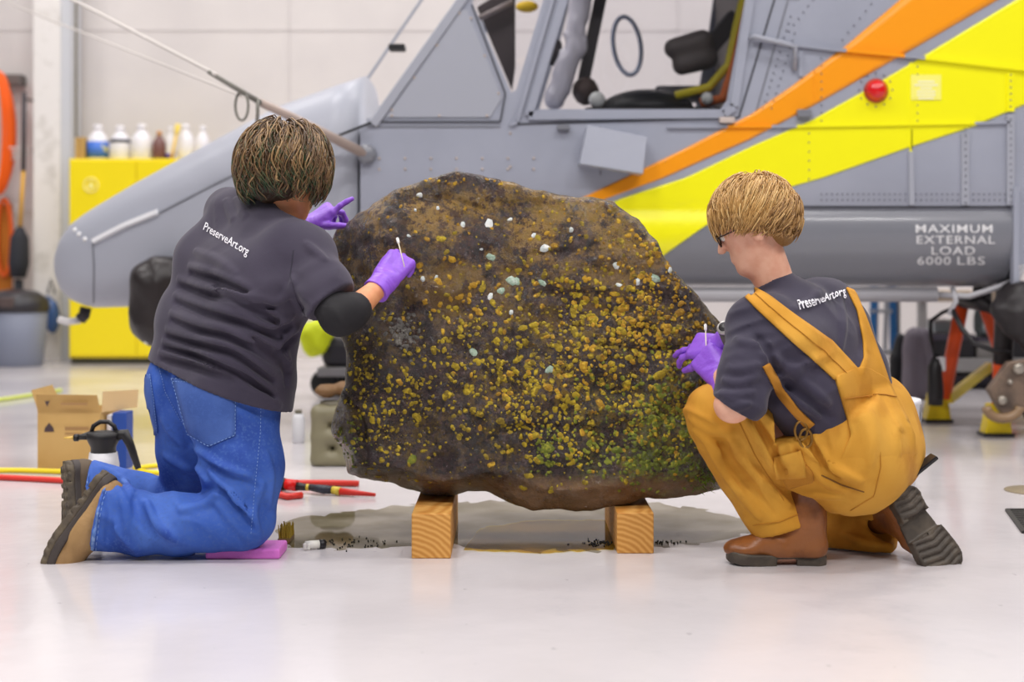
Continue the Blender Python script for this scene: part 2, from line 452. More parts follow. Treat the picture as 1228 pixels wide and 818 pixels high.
for xx in (-1.9, 1.4, 4.6):
    MB().box((xx, WALL_Y - 0.006, 0), (xx + 0.012, WALL_Y, CEIL)).build('panel_joint', jm, wb)
struct('ceiling', MB().box((-13, -5, CEIL), (13, WALL_Y + 0.3, CEIL + 0.1)), M('ceiling_white', S(225, 225, 228), 0.7))
# column of the hall with a grey conduit run beside it
col = empty('wall_column', P(62, 437, 11.75), None); col['kind'] = 'structure'
a, b_ = P(40, 437, 11.75).x, P(72, 437, 11.75).x
MB().box((a, 11.75, 0), (b_, 12.05, CEIL)).build('post', M('column_white', S(240, 236, 232), 0.5, var=[(S(210, 205, 198), 6, 0.55, 0.75)]), col)
MB().box((b_, 11.77, 0), (P(84, 437, 11.75).x, 12.05, CEIL)).build('flange', M('column_grey', S(205, 207, 212), 0.5), col)
MB().tube([(P(87.5, 0, 11.85).x, 11.9, 0), (P(87.5, 0, 11.85).x, 11.9, CEIL)], 0.022, 8).build('conduit', M('conduit', S(120, 112, 92), 0.5), col)
struct('trim_1', MB().box((-13, WALL_Y - 0.03, 0), (P(40, 437, 11.75).x - 0.02, WALL_Y - 0.0065, 1.25)), M('wainscot', S(226, 219, 212), 0.6, var=[(S(196, 186, 176), 3, 0.5, 0.75)]))

# ------------------------------------------------------------------ yellow safety cabinets and what stands on them
ym = M('cabinet_yellow', S(252, 228, 10), 0.35, coat=0.3)
def cabinet(x0, x1, label):
    d = 11.27; z1 = P(0, 190, d).z; a, b = P(x0, 0, d).x, P(x1, 0, d).x
    e = empty('safety_cabinet', ((a+b)/2, d + 0.22, 0), label, 'cabinet')
    MB().box((a, d + 0.02, 0.05), (b, d + 0.42, z1)).build('body', ym, e, 0.006)
    MB().box((a + 0.01, d + 0.04, 0), (b - 0.01, d + 0.4, 0.05)).build('plinth', M('plinth_dark', S(60, 58, 40), 0.6), e)
    mid = (a + b) / 2
    for p, q, s in ((a + 0.012, mid - 0.003, 1), (mid + 0.003, b - 0.012, -1)):
        dr = MB().box((p, d, 0.07), (q, d + 0.02, z1 - 0.02)).build('door', ym, e, 0.003)
        hx = q - 0.04 if s > 0 else p + 0.04
        MB().box((hx - 0.012, d - 0.02, 0.8), (hx + 0.012, d, 0.92)).build('handle', M('steel_dark', S(70, 70, 72), 0.4, 0.7), dr)
    return e, z1
cb, CZ = cabinet(82, 245, 'bright yellow steel safety cabinet with two doors behind the aircraft nose')
# pale hazard print on the doors
bh = bvh_of(*[c for c in cb.children if c.name.startswith('door')])
for (px, py) in ((109, 222), (190, 222)):
    mb = MB(); c0 = P(px, py, 11.262)
    mb.tube([c0 + Vector((math.cos(t*math.pi/12), 0, math.sin(t*math.pi/12))) * 0.055 for t in range(24)], 0.006, 4, closed=True)
    mb.prism([[c0 + Vector((-0.03, 0, -0.025)), c0 + Vector((0.03, 0, -0.025)), c0 + Vector((0, 0, 0.035))]], (0, 0.004, 0))
    mb.build('hazard_print', M('hazard_print', S(255, 246, 150), 0.5), cb)
white_pl = M('jug_white', S(240, 238, 242), 0.4)
def jug(px, w, top, label, body=white_pl, band=None, cap=None, spout=False, d=11.47):
    c = P(px, 187, d); c.z = CZ; h = (187 - top) * d / F; r = w / 2 * d / F
    e = empty('jug', c, label, 'bottle', 'containers on the yellow cabinet')
    MB().lathe([(r*0.9, 0), (r, 0.01), (r, h*0.55), (r*0.85, h*0.66), (r*0.42, h*0.82), (r*0.36, h*0.86)], c, n=16).build('body', body, e)
    MB().lathe([(r*0.42, h*0.85), (r*0.42, h), (r*0.3, h)], c, n=12).build('cap', cap or white_pl, e)
    if band:
        z0, z1_, m = band
        MB().lathe([(r*1.01, h*z0), (r*1.025, h*z0), (r*1.025, h*z1_), (r*1.01, h*z1_)], c, n=16).build('label_band', m, e)
    return e
blue_l = M('label_blue', S(70, 120, 215), 0.5, var=[(S(235, 225, 60), 9, 0.62, 0.66)])
black_l = M('label_black', S(40, 42, 60), 0.5)
jug(117.5, 25, 145, 'white jug with a blue and yellow label on the yellow cabinet', band=(0.06, 0.52, blue_l))
jug(144, 24, 146, 'white jug with a dark band below its cap on the yellow cabinet', band=(0.50, 0.60, black_l))
jug(170, 25, 144, 'plain white jug beside the brown bottle on the yellow cabinet')
jug(191, 16, 152, 'small brown bottle among white jugs on the yellow cabinet', M('amber', S(120, 82, 78), 0.3), cap=M('tan_cap', S(205, 150, 90), 0.5))
jug(204, 10, 147, 'slim white bottle with purple base on the yellow cabinet', band=(0.02, 0.2, M('purple_l', S(90, 70, 150), 0.5)))
jug(222.5, 20, 144, 'wide white jug standing between slim bottle and end jug on the cabinet')
jug(243, 16, 146, 'white jug at the nose end of the cabinet row')
c = P(98.5, 187, 11.47)
e = empty('carton', (c.x, c.y, CZ), 'small brown carton on the yellow cabinet beside the column', 'box')
MB().box((c.x - 0.04, c.y - 0.06, CZ), (c.x + 0.04, c.y + 0.06, CZ + 0.18)).build('body', M('carton_small', S(196, 160, 92), 0.7), e, 0.002)
MB().box((c.x - 0.012, c.y - 0.0615, CZ), (c.x + 0.012, c.y + 0.0615, CZ + 0.1815)).build('tape', M('tape_tan', S(180, 140, 80), 0.4), e)
c = P(210, 165, 11.36); e = empty('brush', (c.x, c.y, CZ), 'yellow handled brush leaning between bottles on the cabinet', 'brush')
MB().tube([(c.x - 0.03, c.y, CZ + 0.003), (c.x + 0.005, c.y + 0.02, CZ + 0.2)], 0.010, 6).build('handle', M('brush_yellow', S(250, 205, 40), 0.4), e)
MB().lathe([(0.012, 0), (0.02, 0.02), (0.022, 0.08), (0.01, 0.085)], (c.x + 0.005, c.y + 0.02, CZ + 0.2), (0.17, 0.1, 1), 8).build('head', M('brush_head', S(255, 225, 90), 0.6), e)

# ------------------------------------------------------------------ tools along the wall at the left
orange = M('cord_orange', S(255, 105, 10), 0.45)
e = empty('hose_coil', P(2, 240, 11.9), 'bright orange hose coil hanging on the wall', 'hose')
rnd = random.Random(3)
for k in range(9):
    c0 = P(-2 + rnd.uniform(-3, 3), 160, 11.85); w, h_ = 0.12 + rnd.uniform(-0.03, 0.02), 0.5 + rnd.uniform(-0.06, 0.04)
    MB().tube([c0 + Vector((math.cos(t*math.pi/16)*w, -0.02*k + 0.05, math.sin(t*math.pi/16)*h_)) for t in range(32)], 0.016, 6, closed=True).build('loop', orange, e)
MB().box((P(-10, 0, 11.9).x, 11.95, P(0, 100, 11.9).z), (P(22, 0, 11.9).x, WALL_Y - 0.007, P(0, 88, 11.9).z)).build('hook', M('hook_grey', S(120, 118, 116), 0.5, 0.5), e)
e = empty('lifting_sling', P(4, 340, 11.9), 'orange and brown sling hanging below the hose coil', 'strap')
c0 = P(5, 285, 11.88)
MB().tube([c0 + Vector((math.cos(t*math.pi/12)*0.06, 0, math.sin(t*math.pi/12)*0.32)) for t in range(24)], 0.02, 6, closed=True).build('loop', M('sling_orange', S(235, 100, 25), 0.6), e)
MB().box((c0.x - 0.07, c0.y + 0.03, c0.z - 0.45), (c0.x + 0.05, c0.y + 0.06, c0.z + 0.28)).build('strap', M('sling_brown', S(190, 110, 20), 0.7), e)
e = empty('broom', (P(27, 330, 11.7).x, 11.7, 0), 'broom hanging head down with black and yellow handle', 'broom')
xb = P(28, 0, 11.7).x
MB().tube([(xb, 11.7, P(0, 205, 11.7).z), (xb, 11.72, P(0, 110, 11.7).z)], 0.019, 8).build('grip', M('grip_black', S(52, 50, 56), 0.5), e)
MB().tube([(xb, 11.71, P(0, 118, 11.7).z), (xb, WALL_Y - 0.007, P(0, 116, 11.7).z)], 0.012, 6).build('wall_peg', M('hook_grey', S(120, 118, 116), 0.5, 0.5), e)
MB().tube([(xb - 0.02, 11.68, P(0, 272, 11.7).z), (xb, 11.7, P(0, 205, 11.7).z)], 0.016, 8).build('handle', M('handle_yellow', S(220, 165, 40), 0.5), e)
mb = MB(); mb.lathe([(0.025, 0), (0.075, 0.09), (0.085, 0.3), (0.06, 0.42)], (xb - 0.02, 11.68, P(0, 272, 11.7).z), (-0.03, 0, -1), 12); mb.build('bristles', M('bristle_black', S(46, 48, 56), 0.8, bump=(60, 0.8, (1, 1, 0.1))), e)
MB().tube([(xb - 0.03, 11.68, P(0, 335, 11.7).z), (xb - 0.04, 11.7, P(0, 392, 11.7).z)], 0.035, 8).build('neck', M('bristle_black', S(46, 48, 56), 0.8), e)
e = empty('wall_basket', P(20, 185, 11.85), 'white wire basket on the wall beside the column', 'basket')
c0 = P(20, 178, 11.85)
for k in range(4):
    r1 = 0.12 - 0.018 * k
    MB().tube([c0 + Vector((math.cos(t*math.pi/10)*r1, math.sin(t*math.pi/10)*r1*0.7, -0.03*k)) for t in range(20)], 0.007, 5, closed=True).build('ring', M('wire_white', S(225, 222, 218), 0.4), e)
for t in range(8):
    a_ = t * math.pi / 4
    MB().tube([c0 + Vector((math.cos(a_)*0.12, math.sin(a_)*0.084, 0)), c0 + Vector((math.cos(a_)*0.066, math.sin(a_)*0.046, -0.09))], 0.005, 5).build('wire', M('wire_white', S(225, 222, 218), 0.4), e)
e = empty('trash_bin', (P(22, 0, 11.2).x, 11.15, 0), 'grey plastic bin by the column with a black lid', 'bin')
c0 = Vector((P(20, 0, 11.15).x, 11.15, 0))
MB().lathe([(0.19, 0), (0.2, 0.01), (0.235, 0.42), (0.22, 0.43)], c0, n=20).build('body', M('bin_grey', S(128, 134, 152), 0.5), e)
mb = MB(); mb.lathe([(0.24, 0.42), (0.25, 0.45), (0.24, 0.52), (0.16, 0.58), (0.05, 0.6)], c0, n=20); mb.build('lid', M('bin_black', S(44, 42, 48), 0.4), e)
mb = MB(); mb.box((c0.x - 0.05, c0.y - 0.26, 0.46), (c0.x + 0.06, c0.y - 0.2, 0.54)); mb.build('flap', M('bin_brown', S(86, 72, 70), 0.4), e, 0.01)
e = empty('tool_pouch', P(57, 400, 11.6), 'blue pouch hanging on the column above the bin', 'pouch')
f = Field(P(42, 405, 11.6) - Vector((0, 0.2, 0)), P(75, 350, 11.6) + Vector((0, 0.2, 0)), 0.012)
f.ell(P(56, 375, 11.62), (0.07, 0.06, 0.14), k=0); f.ell(P(63, 380, 11.6), (0.06, 0.05, 0.14), k=0.02); f.rough(12, 0.01, 2)
f.build('pouch', M('pouch_blue', S(64, 96, 150), 0.35), e)
MB().tube([P(66, 352, 11.62), P(61, 335, 11.74), P(57, 352, 11.62)], 0.008, 5).build('loop', M('grip_black', S(52, 50, 56), 0.5), e)

# ------------------------------------------------------------------ far right: bench, ladder, covered things
steel = M('bench_steel', S(170, 168, 166), 0.4, 0.3)
e = empty('workbench', (P(1200, 0, 9.0).x, 9.3, 0), 'grey steel workbench with a dark lower shelf beyond the jack', 'bench')
x0, x1 = P(1102, 0, 9).x, P(1400, 0, 9).x
MB().box((x0, 9.0, P(0, 446, 9).z), (x1, 9.7, P(0, 430, 9).z)).build('shelf', steel, e, 0.004)
MB().box((x0, 9.0, P(0, 362, 9).z), (x1, 9.7, P(0, 350, 9).z)).build('top', M('bench_top', S(178, 160, 140), 0.5), e, 0.004)
for (xx, yy) in ((x0 + 0.03, 9.04), (x1 - 0.03, 9.04), (x0 + 0.03, 9.66), (x1 - 0.03, 9.66)):
    MB().box((xx - 0.025, yy - 0.025, 0), (xx + 0.025, yy + 0.025, P(0, 362, 9).z)).build('leg', steel, e)
def thing_box(name, x0, x1, y0, y1, d, dep, mat, label, cat, zbase=None, bevel=0.01, lidm=None, lid=0.0):
    a, b = P(x0, y1, d), P(x1, y0, d); z0 = a.z if zbase is None else zbase
    e = empty(name, ((a.x+b.x)/2, d + dep/2, z0), label, cat)
    MB().box((a.x, d, z0), (b.x, d + dep, b.z)).build('body', mat, e, bevel)
    if lidm: MB().box((a.x - 0.006, d - 0.006, b.z - lid), (b.x + 0.006, d + dep + 0.006, b.z + 0.004)).build('lid', lidm, e, 0.004)
    return e
SZ = P(0, 430, 9).z
dk = M('case_dark', S(74, 68, 82), 0.5); 
thing_box('equipment_case', 1118, 1168, 402, 430, 9.05, 0.3, M('case_black', S(40, 38, 42), 0.5), 'black equipment case on the bench shelf left of the jack leg', 'case', SZ, lidm=dk, lid=0.03)
thing_box('equipment_case', 1172, 1196, 406, 430, 9.05, 0.3, M('case_grey', S(150, 146, 142), 0.5), 'pale grey case on the bench shelf between the jack legs', 'case', SZ, lidm=dk, lid=0.02)
thing_box('equipment_case', 1204, 1260, 400, 430, 9.05, 0.3, M('case_black', S(40, 38, 42), 0.5), 'black case on the bench shelf behind the wheel bracket', 'case', SZ, lidm=M('lid_white', S(215, 215, 218), 0.5), lid=0.03)
thing_box('storage_bin', 1120, 1150, 385, 400, 9.36, 0.3, M('bin_pale', S(205, 215, 218), 0.4), 'pale plastic bin at the back of the bench shelf', 'box', SZ, lidm=M('lid_white', S(215, 215, 218), 0.5), lid=0.02)
thing_box('tool_chest', 1135, 1260, 452, 484, 9.1, 0.5, M('chest_dark', S(58, 52, 62), 0.5), 'dark low chest under the bench shelf', 'chest', 0.0, lidm=dk, lid=0.03)
f = Field(P(1165, 410, 9.3) - Vector((0, .3, 0)), P(1215, 365, 9.3) + Vector((0, .3, 0)), 0.015)
f.cone(P(1178, 385, 9.2), P(1202, 388, 9.2), 0.10, 0.085, k=0); f.rough(8, 0.02, 4)
o = f.build('plastic_sheet_bundle', M('bundle_white', S(208, 222, 226), 0.35), None); tag(o, 'white plastic sheeting bundle lying on the bench behind the jack', 'bundle')
# ladder with blue rails
e = empty('step_ladder', (P(1060, 0, 9.4).x, 9.4, 0), 'blue railed step ladder standing behind the kneeling worker in overalls', 'ladder')
lb = M('ladder_blue', S(28, 88, 140), 0.4)
for (xa, xb2) in ((1046, 1052), (1072, 1069)):
    MB().bar(P(xa, 468 - 2, 9.4) * 1.0 + Vector((0, 0, 0.01 - P(xa, 466, 9.4).z)), P(xb2, 250, 9.6), 0.045, 0.08).build('rail', lb, e)
for k in range(7):
    z = 0.2 + 0.27 * k; yy = 9.4 + 0.2 * z / 1.2
    MB().box((P(1047, 0, 9.4).x, yy - 0.04, z), (P(1072, 0, 9.4).x, yy + 0.04, z + 0.025)).build('step', M('ladder_alu', S(175, 178, 184), 0.4, 0.5), e)
for xa in (1050, 1067):
    MB().bar((P(xa, 0, 9.9).x, 10.05, 0.0), P(xa, 252, 9.66), 0.03, 0.03).build('back_rail', M('ladder_alu', S(175, 178, 184), 0.4, 0.5), e)
f = Field(P(1068, 483, 8.4) - Vector((.02, .3, 0.02)), P(1126, 385, 8.4) + Vector((0.02, .35, 0.05)), 0.014)
f.cone(P(1098, 468, 8.4) , P(1097, 405, 8.4), 0.085, 0.06, k=0); f.cone(P(1110, 468, 8.45), P(1106, 402, 8.45), 0.07, 0.05, k=0.02); f.wrinkle(P(1100, 440, 8.4), 0.4, (1, 0, 0), 0.05, 0.012, 3, 5); f.cut((0, 0, 0.001), (0, 0, -1))
o = f.build('garment_cover', M('cover_grey', S(104, 96, 106), 0.7), None); tag(o, 'dark grey fabric cover standing on the floor beside the ladder', 'cover')
f = Field(P(1056, 483, 8.5) - Vector((.02, .2, 0.02)), P(1096, 395, 8.5) + Vector((0.02, .3, 0.05)), 0.014)
f.chain([(P(1074, 466, 8.56), 0.05), (P(1076, 430, 8.56), 0.045), (P(1080, 405, 8.56), 0.03)], 0.02); f.cut((0, 0, 0.001), (0, 0, -1))
o = f.build('duffel_bag', M('bag_black', S(22, 22, 26), 0.6), None); tag(o, 'black upright bag squeezed beside the grey fabric cover', 'bag')
# ------------------------------------------------------------------ the boulder on its timbers
ROCK = [(384,292),(392,272),(430,250),(470,226),(510,212),(548,203),(580,207),(620,218),(660,228),(700,234),(738,238),(744,247),(768,262),(790,290),(810,325),(835,350),(862,380),
        (888,405),(912,440),(932,480),(942,520),(934,560),(905,588),(870,597),(820,599),(775,603),(740,611),(690,615),(640,614),(612,606),(584,596),(560,600),(535,608),(503,606),(462,591),(430,583),(408,579),
        (402,562),(393,538),(391,512),(399,484),(412,466),(414,442),(408,415),(397,392),(391,352),(385,315)]
RD = 4.0
def build_rock():
    pl = [(P(x, y, RD).x, P(x, y, RD).z) for x, y in ROCK]
    f = Field((-0.62, 3.84, 0.06), (0.84, 4.50, 1.10), 0.0066)
    q = f.sl(f.lo, [a[-1] for a in f.ax]); X, Y, Z = f.xyz(q)
    x2, z2 = np.meshgrid(f.ax[0], f.ax[2], indexing='ij'); x2 = x2 + 0.006 * fbm(x2*22, z2*22, z2*0+3, 5); z2 = z2 + 0.006 * fbm(x2*22, z2*22, z2*0+9, 6)
    d = np.full(x2.shape, 9.0, np.float32); ins = np.zeros(x2.shape, bool)
    for (ax, az), (bx, bz) in zip(pl, pl[1:] + pl[:1]):
        ex, ez = bx - ax, bz - az; t = np.clip(((x2-ax)*ex + (z2-az)*ez) / (ex*ex+ez*ez), 0, 1)
        d = np.minimum(d, np.hypot(x2-ax-t*ex, z2-az-t*ez))
        c = ((az > z2) != (bz > z2)) & (x2 < (bx-ax)*(z2-az)/(bz-az if bz != az else 1e-9) + ax); ins ^= c
    d2 = np.where(ins, -d, d)                                # 2-D distance to the outline
    ss = lambda a, b, v: (lambda t: t*t*(3-2*t))(np.clip((v-a)/(b-a), 0, 1))
    fr = 3.955 + 0.10 * (z2 - 0.15) + 0.16 * ss(-0.34, -0.56, x2) * ss(0.2, 0.75, z2) + 0.26 * ss(0.50, 0.76, x2) + 0.05 * ss(0.86, 1.0, z2)
    fr += 0.10 * ss(-0.44, -0.54, x2) * ss(0.55, 0.35, z2)   # the lobe at the lower left turns away
    fr += (0.07 + 0.13 * ss(0.02, -0.16, x2)) * np.clip((0.078 + 0.02*fbm(x2*7, z2*3, z2*0, 41, 2) + d2) / 0.08, 0, 1) * ss(0.32, 0.24, z2)    # underside chamfer
    fr += 0.030 * fbm(x2*3.2, z2*3.2, z2*0, 11, 3) + 0.026 * np.abs(fbm(x2*7, z2*9, z2*0+2, 13, 3)) + 0.013 * np.abs(fbm(x2*26, z2*32, z2*0+5, 17, 2)) * (0.5 + ss(-0.2, -0.5, x2) * ss(.6, .8, z2))
    bk = 4.36 + 0.05 * fbm(x2*3, z2*3, z2*0+8, 21, 3) - 0.10 * ss(0.14, 0.0, -d2)
    D2 = d2[:, None, :]; v = smax(fr[:, None, :] - Y, Y - bk[:, None, :], 0.03); f.v = smax(v, np.broadcast_to(D2, v.shape).astype(np.float32), 0.022).astype(np.float32)
    f.v += 0.008 * fbm(X*16, Y*16, Z*16, 31, 3)
    bv0 = None
    me = f.mesh(0); n = len(me.vertices)
    o = link('boulder_face', me, None, None, True)
    bv = bvh_of(o)
    bpy.data.objects.remove(o); bpy.data.meshes.remove(me)
    def crack(pl_, r, n=14, dep=0.0):
        pts = [hit(bv, p.x, p.y)[0] + Vector((0, dep, 0)) for p in resample(pl_, n)]
        for i in range(n - 1): f.cone(pts[i], pts[i+1], r * (0.4 + 0.6*math.sin(math.pi*i/(n-1))), None, 0.01, True)
    crack([(566,540),(585,528),(603,514),(650,512),(705,514),(730,520)], 0.011, 22)
    crack([(482,236),(540,238),(600,258),(640,272)], 0.008, 16)
    crack([(612,306),(700,300)], 0.006, 10); crack([(700,412),(780,420),(850,416)], 0.008, 14); crack([(600,352),(740,352)], 0.005, 12)
    crack([(410,470),(430,500),(440,560)], 0.012, 12, 0.004)
    for bx in (517, 762): f.cut((0, 0, 0.121), (0, 0, -1), 0, P(bx, 600, 4.15) - Vector((0, 0, .02)), 0.10)
    return f
def rock_mat():
    m = bpy.data.materials.new('wet_stone'); m.use_nodes = True; N, L = m.node_tree.nodes, m.node_tree.links; b = N['Principled BSDF']
    tc = N.new('ShaderNodeTexCoord'); src = tc.outputs['Object']
    def noise(sc, det=8, ro=0.6, off=(0, 0, 0)):
        mp = N.new('ShaderNodeMapping'); mp.inputs['Location'].default_value = off; L.new(src, mp.inputs[0])
        t = N.new('ShaderNodeTexNoise'); t.inputs['Scale'].default_value = sc; t.inputs['Detail'].default_value = det; t.inputs['Roughness'].default_value = ro; L.new(mp.outputs[0], t.inputs['Vector']); return t.outputs[0]
    def rng(s, a, b_, c=0, d=1):
        r = N.new('ShaderNodeMapRange'); r.inputs[1].default_value = a; r.inputs[2].default_value = b_; r.inputs[3].default_value = c; r.inputs[4].default_value = d; L.new(s, r.inputs[0]); return r.outputs[0]
    def mul(a, b_):
        x = N.new('ShaderNodeMath'); x.operation = 'MULTIPLY'; L.new(a, x.inputs[0]); L.new(b_, x.inputs[1]); return x.outputs[0]
    def mix(f, a, b_):
        x = N.new('ShaderNodeMix'); x.data_type = 'RGBA'; L.new(f, x.inputs[0])
        for i, c in ((6, a), (7, b_)):
            if isinstance(c, tuple): x.inputs[i].default_value = c
            else: L.new(c, x.inputs[i])
        return x.outputs[2]
    sp = N.new('ShaderNodeSeparateXYZ'); L.new(src, sp.inputs[0])
    c = mix(rng(noise(5), 0.35, 0.65), S(74, 54, 54), S(38, 28, 30))
    c = mix(rng(noise(22, off=(3, 1, 2)), 0.5, 0.7, 0, 0.8), c, S(96, 76, 76))
    c = mix(rng(noise(75, 6, 0.75, (9, 2, 5)), 0.47, 0.58, 0, 0.85), c, S(26, 19, 20))
    c = mix(rng(noise(48, 6, 0.75, (2, 3, 8)), 0.56, 0.66, 0, 0.7), c, S(122, 94, 84))
    # ochre crust in the upper part and along the edges
    up = rng(sp.outputs[2], 0.55, 0.92)
    c = mix(mul(rng(noise(8, 8, 0.78, (5, 2, 1)), 0.47, 0.54), up), c, S(172, 134, 66))
    c = mix(mul(rng(noise(42, 6, 0.75, (1, 7, 3)), 0.52, 0.57), up), c, S(84, 56, 40))
    # olive lichen haze over the middle and right
    rg = rng(sp.outputs[0], -0.35, 0.45, 0.35, 1.0)
    c = mix(mul(mul(rng(noise(6, 6, 0.7, (2, 9, 4)), 0.46, 0.60), rng(noise(60, 4, 0.7), 0.46, 0.56)), rg), c, S(146, 116, 24))
    # moss towards the lower right and the left lobe
    lowr = mul(rng(sp.outputs[0], 0.15, 0.42), rng(sp.outputs[2], 0.5, 0.2))
    c = mix(mul(mul(rng(noise(8, 6, 0.7, (8, 1, 1)), 0.42, 0.56), rng(noise(70, 4, 0.7), 0.42, 0.54)), lowr), c, S(120, 140, 22))
    lobe = rng(sp.outputs[0], -0.40, -0.50)
    c = mix(mul(mul(rng(noise(9, 6, 0.7, (4, 4, 1)), 0.44, 0.6), rng(noise(55, 4, 0.7), 0.44, 0.56)), lobe), c, S(104, 90, 22))
    # clean brown rim of the underside
    c = mix(mul(rng(sp.outputs[2], 0.215, 0.175), rng(noise(9, 6, 0.7, (3, 3, 3)), 0.3, 0.5, 0.35, 1)), c, S(150, 114, 78))
    # pale mineral grains
    c = mix(rng(noise(150, 3, 0.6, (6, 6, 2)), 0.66, 0.72, 0, 0.55), c, S(190, 165, 170))
    L.new(c, b.inputs['Base Color'])
    L.new(rng(noise(11, 6, 0.6, (1, 1, 9)), 0.35, 0.65, 0.10, 0.40), b.inputs['Roughness'])
    b.inputs['Specular IOR Level'].default_value = 0.55
    bn = N.new('ShaderNodeBump'); bn.inputs['Strength'].default_value = 1.0; bn.inputs['Distance'].default_value = 0.028; L.new(noise(34, 10, 0.75), bn.inputs['Height'])
    b2 = N.new('ShaderNodeBump'); b2.inputs['Strength'].default_value = 0.7; b2.inputs['Distance'].default_value = 0.008; L.new(noise(150, 4, 0.75), b2.inputs['Height']); L.new(bn.outputs[0], b2.inputs['Normal'])
    L.new(b2.outputs[0], b.inputs['Normal']); L.new(b2.outputs[0], b.inputs['Coat Normal']); b.inputs['Coat Weight'].default_value = 0.6; b.inputs['Coat Roughness'].default_value = 0.12
    return m
rk = build_rock()
rock = empty('boulder', (0.05, 4.15, 0.11), 'large wet dark boulder slab speckled with yellow lichen resting on two timbers', 'boulder')
stone = rk.build('stone', rock_mat(), rock, 0)
RB = bvh_of(stone)
def inpoly(x, y, pl):
    r = False
    for (ax, ay), (bx, by) in zip(pl, pl[1:] + pl[:1]):
        if (ay > y) != (by > y) and x < (bx-ax)*(y-ay)/(by-ay) + ax: r = not r
    return r
def blob(mb, x, y, r, rng_, off=0.0012):
    p, n = hit(RB, x, y)
    if p.y > 4.25: return
    n = (n + Vector((0, -0.8, 0))).normalized(); u, v, _ = frame_from(n); k = 9; R = r * 4.0 / F
    vs = [p + n * (off + 0.0004)]; ph = rng_.random() * 6
    for ring, rr, oo in ((0, 0.66, off + 0.0004), (1, 1.0, -0.0008)):
        for i in range(k):
            a = 2*math.pi*i/k + ph; s = R * rr * (1 + 0.22*math.sin(2*a + ph) + rng_.uniform(-0.2, 0.2))
            vs.append(p + (u*math.cos(a) + v*math.sin(a)) * s + n * oo)
    fs = [(0, 1+i, 1+(i+1) % k) for i in range(k)] + [(1+i, 1+k+i, 1+k+(i+1) % k, 1+(i+1) % k) for i in range(k)]
    mb.smooth = True; mb.add(vs, fs)
def lich(name, cols, rough=0.75):
    return M(name, cols[0], rough, var=[(cols[1], 14, 0.4, 0.6), (cols[2], 90, 0.5, 0.62)], bump=(160, 0.6))
LY = lich('lichen_yellow', (S(162, 138, 20), S(118, 98, 16), S(190, 164, 34)))
LO = lich('lichen_orange', (S(184, 140, 24), S(140, 102, 18), S(206, 168, 46)))
LG = lich('lichen_green', (S(116, 122, 26), S(84, 96, 20), S(146, 146, 40)))
LW = lich('lichen_white', (S(214, 218, 216), S(196, 204, 200), S(232, 232, 228)))
LM = lich('lichen_mint', (S(160, 182, 160), S(146, 170, 150), S(188, 202, 188)))
rn = random.Random(11)
# (x, y, spread x, spread y, count, radius range, which)
dens = [(560,430,60,50,150,(1.4,4.0),'Y'),(640,430,60,70,230,(1.4,5),'Y'),(720,360,60,40,170,(1.4,4.6),'Y'),(775,372,44,36,300,(1.2,4.2),'O'),(760,440,60,50,230,(1.4,4.8),'Y'),(470,490,28,56,190,(1.2,4),'Y'),
        (436,430,14,40,90,(1.2,3.4),'Y'),(600,480,60,40,170,(1.4,4.2),'Y'),(700,520,60,36,150,(1.4,4.6),'Y'),(790,500,46,46,300,(1.2,4.2),'G'),(760,545,50,26,150,(1.4,4.0),'G'),(560,350,50,34,50,(1.6,4.4),'O'),
        (760,310,36,26,50,(1.8,4.4),'O'),(690,290,70,30,26,(1.6,4),'O'),(830,470,30,50,120,(1.4,4),'Y'),(700,450,80,50,150,(1.4,4.6),'O'),(610,420,110,70,260,(0.8,2.2),'Y'),(730,420,90,80,420,(0.8,2.2),'Y'),
        (470,500,40,50,120,(0.8,2.0),'Y'),(412,530,12,30,60,(1.2,3.0),'G'),(656,540,7,18,70,(1.2,3.2),'G'),(540,265,60,16,24,(1.2,3.2),'O'),(700,252,50,12,30,(1.2,3.0),'O'),(560,216,60,8,30,(1.2,3.0),'O')]
bags = {'Y': MB(), 'O': MB(), 'G': MB()}
for (x, y, sx, sy, n, rr, wch) in dens:
    for _ in range(int(n * 0.85)):
        px, py = rn.gauss(x, sx), rn.gauss(y, sy)
        if inpoly(px, py, ROCK) and py < 590: blob(bags[wch], px, py, rn.uniform(*rr) * (0.86 if rn.random() < 0.85 else 1.2), rn)
for w_, nm, mt in (('Y', 'yellow_lichen', LY), ('O', 'orange_lichen', LO), ('G', 'green_lichen', LG)):
    o = bags[w_].build(nm, mt, rock); o['kind'] = 'stuff'
big = [(529,287,6,'Y'),(542,311,5,'O'),(535,303,4,'Y'),(526,338,5,'O'),(552,356,5,'O'),(567,342,5,'O'),(665,295,4.5,'O'),(745,290,5,'Y'),(575,375,5,'O'),(620,432,5,'Y'),(657,465,6,'O'),(736,352,5,'O'),(745,372,5,'O'),(780,315,5,'O'),(690,400,6,'Y'),(770,430,7,'Y'),
       (640,390,5,'Y'),(600,455,6,'Y'),(560,470,6,'Y'),(520,420,5,'Y'),(500,500,6,'Y'),(720,485,6,'O'),(700,440,6,'O'),(800,395,7,'O'),(815,375,6,'O'),(790,450,6,'Y'),(740,540,6,'G'),(656,538,8,'G'),(494,552,6,'G')]
for (x, y, r, w_) in big:
    mb = MB(); blob(mb, x, y, r, rn, 0.002); mb.build('lichen_spot', {'Y': LY, 'O': LO, 'G': LG}[w_], rock)
